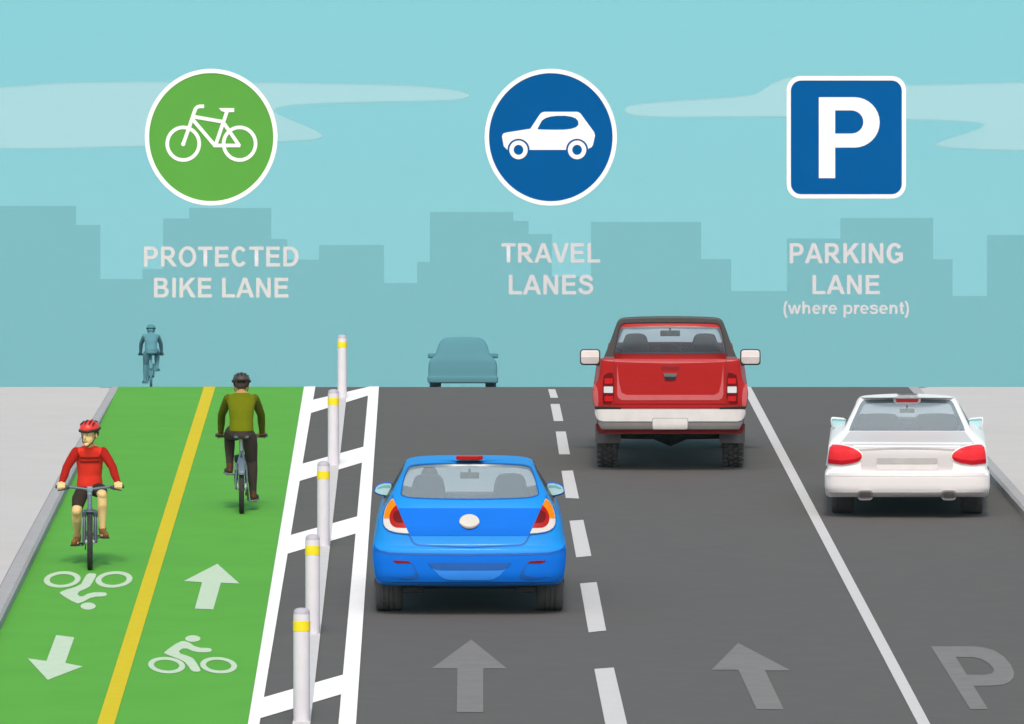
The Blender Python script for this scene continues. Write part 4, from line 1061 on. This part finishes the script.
def rider(label, M, P, pd, C):
    t = thing('person', label, 'person', M)
    hz = P['hip']; sh = P['sh']; hip_y = .20; shy = .38
    sw = P['sw']
    hips = [V3(s * .085, hip_y, hz) for s in (-1, 1)]
    ank = []; knee = []
    for s, e in zip((-1, 1), pd):
        p = e + V3(s * .055, -.035, .075); ank.append(p)
    th_, sn_ = P['legs']
    for h, a, s in zip(hips, ank, (-1, 1)): knee.append(ik(h, a, th_, sn_, V3(s * .12, 1, .1)))
    hands = [V3(s * P['hw'], .776, P['bar']) for s in (-1, 1)]
    shl = [V3(s * (sw - .006), shy, sh - .062) for s in (-1, 1)]
    elb = [V3(s * P['elx'], P['ely'], P['elz']) for s in (-1, 1)]
    torso = [((0, hip_y - .01, hz - .05), .105, .095), ((0, hip_y, hz + .02), .122, .10), ((0, hip_y + .04, hz + .12), P['waist'], .088), ((0, hip_y + .08, (hz + sh) / 2 + .03), P['waist'] + .012, .095),
             ((0, shy - .045, sh - .10), sw - .012, .10), ((0, shy - .01, sh - .045), sw - .026, .085), ((0, shy + .01, sh - .012), sw * .62, .06), ((0, shy + .025, sh + .025), .058, .05)]
    hc = Vector(P['head'])
    neck = [(V3(0, shy + .01, sh - .02), .052), (V3(0, (shy + hc.y) / 2, (sh + hc.z) / 2 - .03), .047), (hc + V3(0, -.02, -.06), .05)]
    HR = Matrix.Translation(hc) @ Matrix.Rotation(P['yaw'], 4, 'Z') @ Matrix.Rotation(P['pitch'], 4, 'X')
    b = MB()
    b.rings(torso, 24); b.capsule(neck)
    for i, s in enumerate((-1, 1)):
        b.capsule([(V3(s * sw * .55, shy - .005, sh - .056), .046), (shl[i], .048), (shl[i].lerp(elb[i], .5), .042), (elb[i], .036), (elb[i].lerp(hands[i], .35), .037), (hands[i] + V3(0, -.055, .028), .025)])
        b.capsule([(hips[i] + V3(-s * .025, 0, -.03), .066), (hips[i].lerp(knee[i], .5), .066), (knee[i], .05), (knee[i].lerp(ank[i], .3), .052), (knee[i].lerp(ank[i], .75), .037), (ank[i], .033)])
        f = V3(s * .012, .11, -.038)
        b.capsule([(ank[i] + V3(0, -.03, -.035), .028), (ank[i] + V3(0, .06, -.045), .03), (ank[i] + V3(s * .01, .13, -.05), .022)])
        h = hands[i]                                 # hand closed round the grip
        b.capsule([(h + V3(0, -.055, .028), .025), (h + V3(0, -.03, .03), .024)])
        for k in (-.03, -.01, .01, .03): b.capsule([(h + V3(k * .7, -.045, .028), .016), (h + V3(k, -.006, .034), .0125)])
        for k, ln in ((-.034, .92), (-.0115, 1.0), (.0115, .97), (.034, .85)):
            q = [(-.006, .034), (.025, .023), (.034 * ln, -.004), (.018 * ln, -.029)]
            b.capsule([(h + V3(k * (s if False else 1), y, z), rr) for (y, z), rr in zip(q, (.0105, .0098, .009, .008))], 10)
        b.capsule([(h + V3(-s * .03, -.04, .016), .014), (h + V3(-s * .052, -.022, -.004), .0115), (h + V3(-s * .05, .006, -.026), .0095)], 10)
    # head
    b.ball((0, 0, 0), (.074, .092, .098), 24, HR @ Matrix.Translation((0, -.005, .02)))
    b.ball((0, 0, 0), (.058, .06, .072), 20, HR @ Matrix.Translation((0, .028, -.055)))
    b.ball((0, 0, 0), (.028, .022, .02), 14, HR @ Matrix.Translation((0, .072, -.108)))
    b.ball((0, 0, 0), (.012, .022, .014), 12, HR @ Matrix.Translation((0, .096, -.036)))
    b.ball((0, 0, 0), (.0095, .014, .03), 12, HR @ Matrix.Translation((0, .089, -.016)))
    b.ball((0, 0, 0), (.055, .02, .012), 14, HR @ Matrix.Translation((0, .07, .018)))
    for s in (-1, 1): b.ball((0, 0, 0), (.012, .02, .032), 12, HR @ Matrix.Translation((s * .076, -.005, -.022)))
    link('body', remesh(b.mesh(0), .0045, 3), C['skin'], t)
    # clothes
    j = MB(); j.rings([((0, hip_y, hz + .0), .137, .118), ((0, hip_y + .012, hz + .04), .136, .117)] + [(c, rx + .014, ry + .014) for c, rx, ry in torso[2:-1]] + [((0, shy + .018, sh + .012), .066, .056)], 28)
    for i, s in enumerate((-1, 1)): j.capsule([(V3(s * sw * .5, shy - .005, sh - .056), .054), (shl[i] * 1.0 + V3(-s * .012, 0, -.004), .055)])
    jo = link('jersey', remesh(j.mesh(0), .007, 3), C['jersey'], t)
    for i, s in enumerate((-1, 1)):
        k = MB(); k.capsule([(shl[i] + V3(-s * .004, 0, 0), .0555), (shl[i].lerp(elb[i], .5), .051), (elb[i], .045), (elb[i].lerp(hands[i], .4), .043), (elb[i].lerp(hands[i] + V3(0, -.055, .028), .93), .032)])
        link('sleeve', remesh(k.mesh(0), .006, 3), C['sleeve'], jo)
    q = MB(); q.rings([((0, hip_y - .01, hz - .085), .112, .10), ((0, hip_y - .01, hz - .05), .125, .112), ((0, hip_y, hz - .01), .129, .111), ((0, hip_y + .012, hz + .05), .122, .102)], 24)
    for i, s in enumerate((-1, 1)):
        if C['long']:
            q.capsule([(hips[i] + V3(-s * .018, .0, -.03), .08), (hips[i].lerp(knee[i], .25), .084), (hips[i].lerp(knee[i], .5), .082), (knee[i], .064), (knee[i].lerp(ank[i], .3), .061), (knee[i].lerp(ank[i], .75), .045), (ank[i], .04)])
        else:
            q.capsule([(hips[i] + V3(-s * .022, 0, -.03), .076), (hips[i].lerp(knee[i], .5), .076), (hips[i].lerp(knee[i], .80), .062)])
    link('tights' if C['long'] else 'shorts', remesh(q.mesh(0), .007, 3), C['legs'], t)
    for i, s in enumerate((-1, 1)):
        k = MB(); a = ank[i]
        k.capsule([(a + V3(0, -.035, -.03), .037), (a + V3(0, .02, -.02), .038), (a + V3(s * .018, .09, -.035), .040), (a + V3(s * .036, .15, -.042), .032)]).capsule([(a + V3(0, -.01, .0), .041), (a + V3(0, -.01, .02), .040)])
        so = link('shoe', remesh(k.mesh(0), .006, 3), C['shoe'], t)
        k = MB(); k.box(a + V3(s * .012, .055, -.068), (.076, .27, .02), .008, Matrix.Rotation(-s * .2, 4, 'Z')); k.build('sole', C['sole'], so)
    # face
    if C['face']:
        for s in (-1, 1):
            p = HR @ V3(s * .032, .082, -.006)
            ey = MB(); ey.ball((0, 0, 0), (.0125, .008, .0075), 14, HR @ Matrix.Translation((s * .031, .083, -.004))); e = ey.build('eye', mat('eye_white', (225, 220, 210), rough=.3), t)
            ey = MB(); ey.ball((0, 0, 0), (.0068, .005, .0072), 12, HR @ Matrix.Translation((s * .031, .0885, -.004))); ey.build('iris', mat('eye_dark', (62, 44, 34), rough=.3), e)
            MB().tube([HR @ V3(s * .013, .0945, .012), HR @ V3(s * .03, .092, .019), HR @ V3(s * .048, .079, .013)], [.004, .005, .003], 8).build('eyebrow', C['hair'], t)
        MB().tube([HR @ V3(-.022, .083, -.077), HR @ V3(0, .0905, -.0805), HR @ V3(.022, .083, -.077)], [.003, .0048, .003], 8).build('mouth', mat('lip', (190, 120, 92), rough=.5), t)
    hb = MB()
    for s in (-1, 1): hb.ball((0, 0, 0), (.012, .03, .034), 14, HR @ Matrix.Translation((s * .070, -.012, .005)))
    hb.ball((0, 0, 0), (.066, .03, .05), 18, HR @ Matrix.Translation((0, -.078, -.005)))
    hb.build('hair', C['hair'], t)
    # helmet
    k = MB(); N = 12; prof = []
    EL = (.098, .122, .088)
    t2 = bmesh.new(); bmesh.ops.create_uvsphere(t2, u_segments=36, v_segments=24, radius=1)
    bmesh.ops.bisect_plane(t2, geom=t2.verts[:] + t2.edges[:] + t2.faces[:], plane_co=(0, 0, -.12), plane_no=(0, .10, 1), clear_inner=True)
    t2.transform(HR @ Matrix.Translation((0, -.008, .05)) @ Matrix.Diagonal((*EL, 1))); k.add(t2)
    me = k.mesh(40); hl = link('helmet', me, C['helmet'], t); md = hl.modifiers.new('s', 'SOLIDIFY'); md.thickness = .012; md.offset = -1
    vt = MB()
    def hp(a, bb_, off=1.012):       # point on the helmet: a = across, bb_ = front-back angle
        x = math.sin(a); y = math.cos(a) * math.sin(bb_); z = math.cos(a) * math.cos(bb_)
        return HR @ V3(x * EL[0] * off, -.008 + y * EL[1] * off, .05 + z * EL[2] * off)
    for a in (-.85, -.45, 0.0, .45, .85):
        for b0, b1 in ((-1.1, -.22), (.0, 1.0)):
            if abs(a) > .8 and b0 < -.9: continue
            vt.tube([hp(a + .09 - .14 * i / 6, b0 + (b1 - b0) * i / 6, 1.0) for i in range(7)], [.003, .008, .0105, .0115, .0105, .008, .003], 8)
    vt.build('helmet_vent', C['vent'], hl)
    rm = MB(); n = 40
    for i in range(n):
        pass
    ring = []
    for i in range(n + 1):
        an = 2 * PI * i / n; yy = math.sin(an); zz_ = -.15 - .10 * yy
        ring.append(HR @ V3(math.cos(an) * EL[0] * 1.0, -.008 + yy * EL[1] * 1.0, .05 + (zz_ + .03) * EL[2]))
    rm.tube(ring, .0135, 8); rm.build('helmet_rim', C['vent'], hl)
    stp = MB()
    for s in (-1, 1): stp.tube([HR @ V3(s * .086, .03, .035), HR @ V3(s * .080, .02, -.04), HR @ V3(s * .06, .045, -.09), HR @ V3(0, .05, -.135)], .0045, 8)
    for s in (-1, 1): stp.tube([HR @ V3(s * .083, -.05, .03), HR @ V3(s * .08, .01, -.045)], .004, 8)
    stp.build('helmet_strap', C['vent'], hl)
    return t

def striped(name, c, c2):
    """red jersey knitted with two chest bars"""
    m = mat(name, c, k=1.15, rough=.85, spec=.1, var=.03, vs=14, bump=.05, bs=200)
    nt = m.node_tree; b = nt.nodes['Principled BSDF']; src = b.inputs['Base Color'].links[0].from_socket
    tc = nt.nodes.new('ShaderNodeTexCoord'); sp = nt.nodes.new('ShaderNodeSeparateXYZ'); nt.links.new(tc.outputs['Object'], sp.inputs[0])
    def math_(op, a, v):
        n = nt.nodes.new('ShaderNodeMath'); n.operation = op
        for i, q in enumerate((a, v)):
            if isinstance(q, (int, float)): n.inputs[i].default_value = q
            else: nt.links.new(q, n.inputs[i])
        return n.outputs[0]
    def band(zc, hz): return math_('LESS_THAN', math_('ABSOLUTE', math_('SUBTRACT', sp.outputs[2], zc), 0.0), hz)
    f = math_('ADD', band(1.114, .0125), band(1.072, .0125))
    f = math_('MULTIPLY', f, math_('LESS_THAN', math_('ABSOLUTE', sp.outputs[0], 0.0), .099))
    f = math_('MULTIPLY', f, math_('GREATER_THAN', sp.outputs[1], .32))
    mx = nt.nodes.new('ShaderNodeMix'); mx.data_type = 'RGBA'
    nt.links.new(f, mx.inputs[0]); nt.links.new(src, mx.inputs[6]); mx.inputs[7].default_value = rgb(c2)
    nt.links.new(mx.outputs[2], b.inputs['Base Color'])
    return m
cloth = dict(rough=.88, spec=.08, var=.04, vs=14, bump=.05, bs=200)
PA = dict(bby=.44, bbz=.25, sad=.745, bar=.845, hw=.295, crank=R(70), hip=.80, sh=1.235, sw=.15, waist=.112, elx=.238, ely=.55, elz=1.03, head=(0, .50, 1.38), yaw=R(-32), pitch=R(-4), legs=(.375, .365))
MA = road_M(90.0, 569.8, PI - math.atan((90.0 - CX) / F)) @ Matrix.Translation((0, -1.0, 0))
bikeA, pdA = bicycle('slate grey mountain bike ridden by the person in the red top', MA, PA)
CA = dict(skin=skin_mat('skin', (244, 211, 148)), jersey=striped('red_jersey', (238, 60, 44), (178, 40, 32)), sleeve=mat('shaded_red_sleeve', (168, 34, 25), **cloth),  # sleeve red is darker than the jersey: shading put into the colour
          legs=mat('black_shorts', (60, 53, 46), **cloth), shoe=mat('brown_shoe', (140, 92, 48), rough=.7), sole=mat('dark_sole', (62, 50, 44), rough=.8), hair=mat('brown_hair', (88, 52, 30), rough=.7),
          helmet=mat('red_helmet', (236, 58, 44), rough=.35, spec=.4), vent=mat('black_vent', (44, 40, 38), rough=.6), face=True, long=False)
rider('cyclist in red long-sleeved top, black shorts and red helmet riding towards the viewer', MA, PA, pdA, CA)
PB = dict(bby=.44, bbz=.26, sad=.855, bar=.825, hw=.235, crank=R(6), hip=.915, sh=1.325, sw=.158, waist=.118, elx=.222, ely=.56, elz=1.07, head=(0, .50, 1.415), yaw=0.0, pitch=R(-6), legs=(.385, .385), guard=True)
MB_ = road_M(241.6, 513.6, -math.atan((241.6 - CX) / F))
bikeB, pdB = bicycle('bike with grey saddle and mudguard ridden by the person in the olive top', MB_, PB)
CB = dict(skin=skin_mat('tan_skin', (196, 150, 100)), jersey=mat('olive_jersey', (110, 120, 10), **cloth), sleeve=mat('olive_sleeve', (90, 99, 4), **cloth), legs=mat('charcoal_tights', (67, 59, 55), **cloth),
          shoe=mat('dark_brown_shoe', (82, 50, 20), rough=.7), sole=mat('grey_sole', (120, 128, 138), rough=.8), hair=mat('dark_hair', (58, 50, 46), rough=.7),
          helmet=mat('charcoal_helmet', (76, 72, 68), rough=.5), vent=mat('black_vent', (44, 40, 38)), face=False, long=True)
riderB = rider('cyclist in olive long-sleeved top, dark tights and charcoal helmet seen from behind', MB_, PB, pdB, CB)
DC = 196.0
MG = Matrix.Translation(((151.0 - CX) / F * DC, DC - D0, -.015)) @ Matrix.Rotation(-math.atan((151.0 - CX) / F), 4, 'Z') @ Matrix.Diagonal((-1.1, 1, 1, 1))
g = copy_tree(bikeB, None, M_far); g.matrix_world = MG; g['label'] = 'blue-grey far-off bike under the hazy rider at the horizon'
g = copy_tree(riderB, None, M_far); g.matrix_world = MG; g['label'] = 'blue-grey silhouette of a far-off cyclist at the horizon on the left'

# driver of the blue car
dr = thing('person', 'driver in grey seen through the rear window of the blue hatchback', 'person', bl_root.matrix_world.copy())
b = MB(); X0 = -.395
b.rings([((X0, 1.22, .52), .17, .13), ((X0, 1.2, .7), .15, .11), ((X0, 1.15, .95), .17, .115), ((X0, 1.13, 1.03), .16, .10), ((X0, 1.13, 1.075), .08, .06)], 20)
b.capsule([(V3(X0, 1.13, 1.05), .055), (V3(X0, 1.15, 1.16), .05)]); b.ball((X0, 1.16, 1.20), (.078, .095, .115), 20); b.ball((X0, 1.19, 1.14), (.058, .06, .07), 16); b.ball((X0, 1.262, 1.185), (.012, .02, .016), 10)
for s in (-1, 1):
    b.capsule([(V3(X0 + s * .16, 1.13, 1.0), .06), (V3(X0 + s * .21, 1.33, .84), .045), (V3(X0 + s * .14, 1.60, .93), .034), (V3(X0 + s * .13, 1.68, .94), .03)])
    b.capsule([(V3(X0 + s * .09, 1.25, .56), .08), (V3(X0 + s * .12, 1.68, .64), .06), (V3(X0 + s * .11, 1.95, .34), .045), (V3(X0 + s * .11, 2.05, .33), .04)])
    for k in range(4): b.capsule([(V3(X0 + s * .13 + (k - 1.5) * .016, 1.70, .955), .01), (V3(X0 + s * .13 + (k - 1.5) * .016, 1.745, .95), .009), (V3(X0 + s * .13 + (k - 1.5) * .016, 1.75, .925), .008)], 8)
link('body', remesh(b.mesh(0), .008, 3), mat('driver_grey', (34, 42, 48), **cloth), dr)
b = MB(); b.ball((X0, 1.145, 1.235), (.087, .10, .10), 20); link('hair', remesh(b.mesh(0), .008, 3), mat('driver_hair', (26, 30, 34), rough=.8), dr)

# ------------------------------------------------------------------ city skyline, three kilometres off
M_city = mat('hazed_facade', (114, 186, 198), rough=.95, spec=.03, var=.006, vs=.02)  # facade colour carries part of the distance haze
def building(label, blocks, D=3000.0):
    cx = sum((b[0] + b[1]) / 2 for b in blocks) / len(blocks)
    t = thing('building', label, 'building', Matrix.Translation(((cx - CX) / F * D, D - D0, -1.0)), 'skyline buildings on the horizon')
    for i, (x0, x1, yt) in enumerate(blocks):
        d = D; k = d / F
        X0_, X1_, H = (x0 - CX) * k - (cx - CX) / F * D, (x1 - CX) * k - (cx - CX) / F * D, (HY - yt) * k + 1.0
        dp = 11 + 2 * (i % 3)
        b = MB(); q = .9; b.raw([(X0_, 0, 0), (X1_, 0, 0), (X1_ - q, dp, 0), (X0_ + q, dp, 0), (X0_, 0, H), (X1_, 0, H), (X1_ - q, dp, H), (X0_ + q, dp, H)], [(3, 2, 1, 0), (4, 5, 6, 7), (0, 1, 5, 4), (1, 2, 6, 5), (2, 3, 7, 6), (3, 0, 4, 7)])
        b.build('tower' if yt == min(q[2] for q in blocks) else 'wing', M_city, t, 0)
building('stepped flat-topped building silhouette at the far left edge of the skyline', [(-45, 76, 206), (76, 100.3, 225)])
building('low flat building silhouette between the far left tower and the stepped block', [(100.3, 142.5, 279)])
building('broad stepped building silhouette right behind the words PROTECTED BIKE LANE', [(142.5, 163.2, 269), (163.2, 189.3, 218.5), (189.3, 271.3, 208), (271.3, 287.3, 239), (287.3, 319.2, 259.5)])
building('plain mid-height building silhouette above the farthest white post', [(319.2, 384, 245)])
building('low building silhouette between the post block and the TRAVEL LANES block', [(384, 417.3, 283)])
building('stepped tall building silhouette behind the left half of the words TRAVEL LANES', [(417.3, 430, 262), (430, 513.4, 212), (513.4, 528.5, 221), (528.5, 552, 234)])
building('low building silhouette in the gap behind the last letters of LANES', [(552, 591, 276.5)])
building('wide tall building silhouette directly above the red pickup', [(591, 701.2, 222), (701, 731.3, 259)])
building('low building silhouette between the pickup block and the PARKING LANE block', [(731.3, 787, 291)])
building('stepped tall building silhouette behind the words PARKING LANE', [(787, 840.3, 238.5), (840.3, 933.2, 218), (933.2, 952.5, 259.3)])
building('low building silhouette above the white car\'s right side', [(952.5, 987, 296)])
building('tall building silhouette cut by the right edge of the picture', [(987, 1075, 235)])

# ------------------------------------------------------------------ sky, clouds, haze
SKY = (140, 213, 222)
m = bpy.data.materials.new('sky_light'); m.use_nodes = True; nt = m.node_tree
nt.nodes.remove(nt.nodes['Principled BSDF']); e = nt.nodes.new('ShaderNodeEmission'); e.inputs['Color'].default_value = tuple(lin(c) for c in SKY) + (1,)
e.inputs['Strength'].default_value = 2 ** -EXPOSURE; nt.links.new(e.outputs[0], nt.nodes['Material Output'].inputs['Surface'])
b = MB(); n = 48; vs = []; RB = 6000
for i in range(n + 1):
    a = R(-75 + 150 * i / n)
    for z in (-150, 900, 2200, 3200): rr = RB * (1 if z < 2000 else .93 if z < 3000 else .8); vs.append((rr * math.sin(a), rr * math.cos(a) - D0, z))
b.raw(vs, [(i * 4 + j, i * 4 + j + 1, i * 4 + j + 5, i * 4 + j + 4) for i in range(n) for j in range(3)])
structure('sky', b.mesh(60), m)
M_cloud = bpy.data.materials.new('thin_cloud'); M_cloud.use_nodes = True; nt = M_cloud.node_tree; pb = nt.nodes['Principled BSDF']
pb.inputs['Base Color'].default_value = (.85, .9, .9, 1); pb.inputs['Roughness'].default_value = 1; pb.inputs['Specular IOR Level'].default_value = 0
tr = nt.nodes.new('ShaderNodeBsdfTransparent'); mx = nt.nodes.new('ShaderNodeMixShader'); mx.inputs[0].default_value = .13
nt.links.new(tr.outputs[0], mx.inputs[1]); nt.links.new(pb.outputs[0], mx.inputs[2]); nt.links.new(mx.outputs[0], nt.nodes['Material Output'].inputs['Surface'])
def cloud(label, poly, D):
    q = [((x - CX) / F * D, (HY - y) / F * D) for x, y in chaikin(poly, 2)]
    cx = sum(a for a, _ in q) / len(q); cz = sum(c for _, c in q) / len(q)
    me = shape2d([[(a - cx, c - cz) for a, c in q]], 14, 0); me.transform(FACE)
    bm_ = bmesh.new(); bm_.from_mesh(me); bmesh.ops.remove_doubles(bm_, verts=bm_.verts, dist=.01); bm_.to_mesh(me); bm_.free()
    o = link('cloud', smooth(me, 40), M_cloud); o.location = (cx, D - D0, cz)
    return tag(o, label, 'cloud')
cloud('long pale cloud streak behind the round green sign', zz([(-160, 62), (5, 56), (100, 47), (230, 44), (400, 44), (600, 47), (800, 50), (880, 56), (930, 64), (943, 71), (925, 79), (880, 82), (740, 84), (600, 88), (560, 94), (545, 103), (570, 115), (620, 135), (647, 150), (640, 158), (610, 161), (500, 165), (290, 172), (120, 177), (5, 177), (-160, 175)], 0, 60, 2), 5000)
cloud('pale cloud with swooping edge behind the square parking sign', zz([(223, 100), (235, 91), (270, 86), (380, 79), (480, 72), (500, 62), (525, 43), (560, 33), (600, 31), (700, 48), (790, 51), (850, 50), (960, 47), (1024, 45), (1180, 42), (1180, 184), (1024, 181), (900, 178), (855, 174), (843, 169), (855, 164), (900, 150), (940, 136), (947, 130), (925, 124), (860, 120), (790, 119), (600, 115), (500, 113), (300, 115), (250, 112), (230, 107)], 512, 60, 2), 5000)

HAZE = 0.00011
hm = bpy.data.materials.new('air'); hm.use_nodes = True; nt = hm.node_tree; nt.nodes.remove(nt.nodes['Principled BSDF'])
pv = nt.nodes.new('ShaderNodeVolumePrincipled'); pv.inputs['Color'].default_value = (.62, 1, 1, 1); pv.inputs['Density'].default_value = HAZE
nt.links.new(pv.outputs[0], nt.nodes['Material Output'].inputs['Volume'])
ms = min(v.co.z for v in bpy.data.objects['ground'].data.vertices)
b = MB(); y0, y1, z0, z1 = -330.0, 3600.0, ms - 1.0, 76.0
b.box((0, (y0 + y1) / 2, (z0 + z1) / 2), (1400, y1 - y0, z1 - z0))
hz = b.build('haze', hm, None, 0); tag(hz, kind='stuff')

# ------------------------------------------------------------------ light
SUN_EL, SUN_AZ = 44.0, 0.0
w = bpy.data.worlds.new('World'); S.world = w; w.use_nodes = True; nt = w.node_tree
sky = nt.nodes.new('ShaderNodeTexSky'); sky.sky_type = 'NISHITA'; sky.sun_disc = False
sky.sun_elevation = R(SUN_EL); sky.sun_rotation = R(180 + SUN_AZ); sky.air_density = 0.7; sky.dust_density = 4.0; sky.ozone_density = 0.5
bg = nt.nodes['Background']; bg.inputs['Strength'].default_value = 0.15
nt.links.new(sky.outputs[0], bg.inputs['Color'])
sun = bpy.data.lights.new('sun', 'SUN'); sun.energy = 1.5; sun.angle = R(7); sun.color = (1.0, .935, .84)
so = bpy.data.objects.new('sun', sun); COL.objects.link(so); so.rotation_euler = (R(90 - SUN_EL), 0, R(-SUN_AZ)); so.location = (0, -60, 60)

# ------------------------------------------------------------------ camera and output
cam = bpy.data.cameras.new('camera'); co = bpy.data.objects.new('camera', cam); COL.objects.link(co)
co.location = (0, -D0, 0.0); co.rotation_euler = (PI / 2, 0, 0)
cam.sensor_fit = 'HORIZONTAL'; cam.sensor_width = 36.0; cam.lens = F / 1024.0 * 36.0
cam.shift_y = 25.0 / 1024.0
cam.clip_start = 1.0; cam.clip_end = 20000
S.camera = co
vs_ = S.view_settings; vs_.view_transform = 'Standard'; vs_.look = 'None'; vs_.gamma = 1.0; vs_.exposure = EXPOSURE; vs_.use_curve_mapping = False
S.cycles.use_denoising = True; S.cycles.max_bounces = 8; S.cycles.transparent_max_bounces = 24; S.cycles.volume_bounces = 0
S.render.film_transparent = False
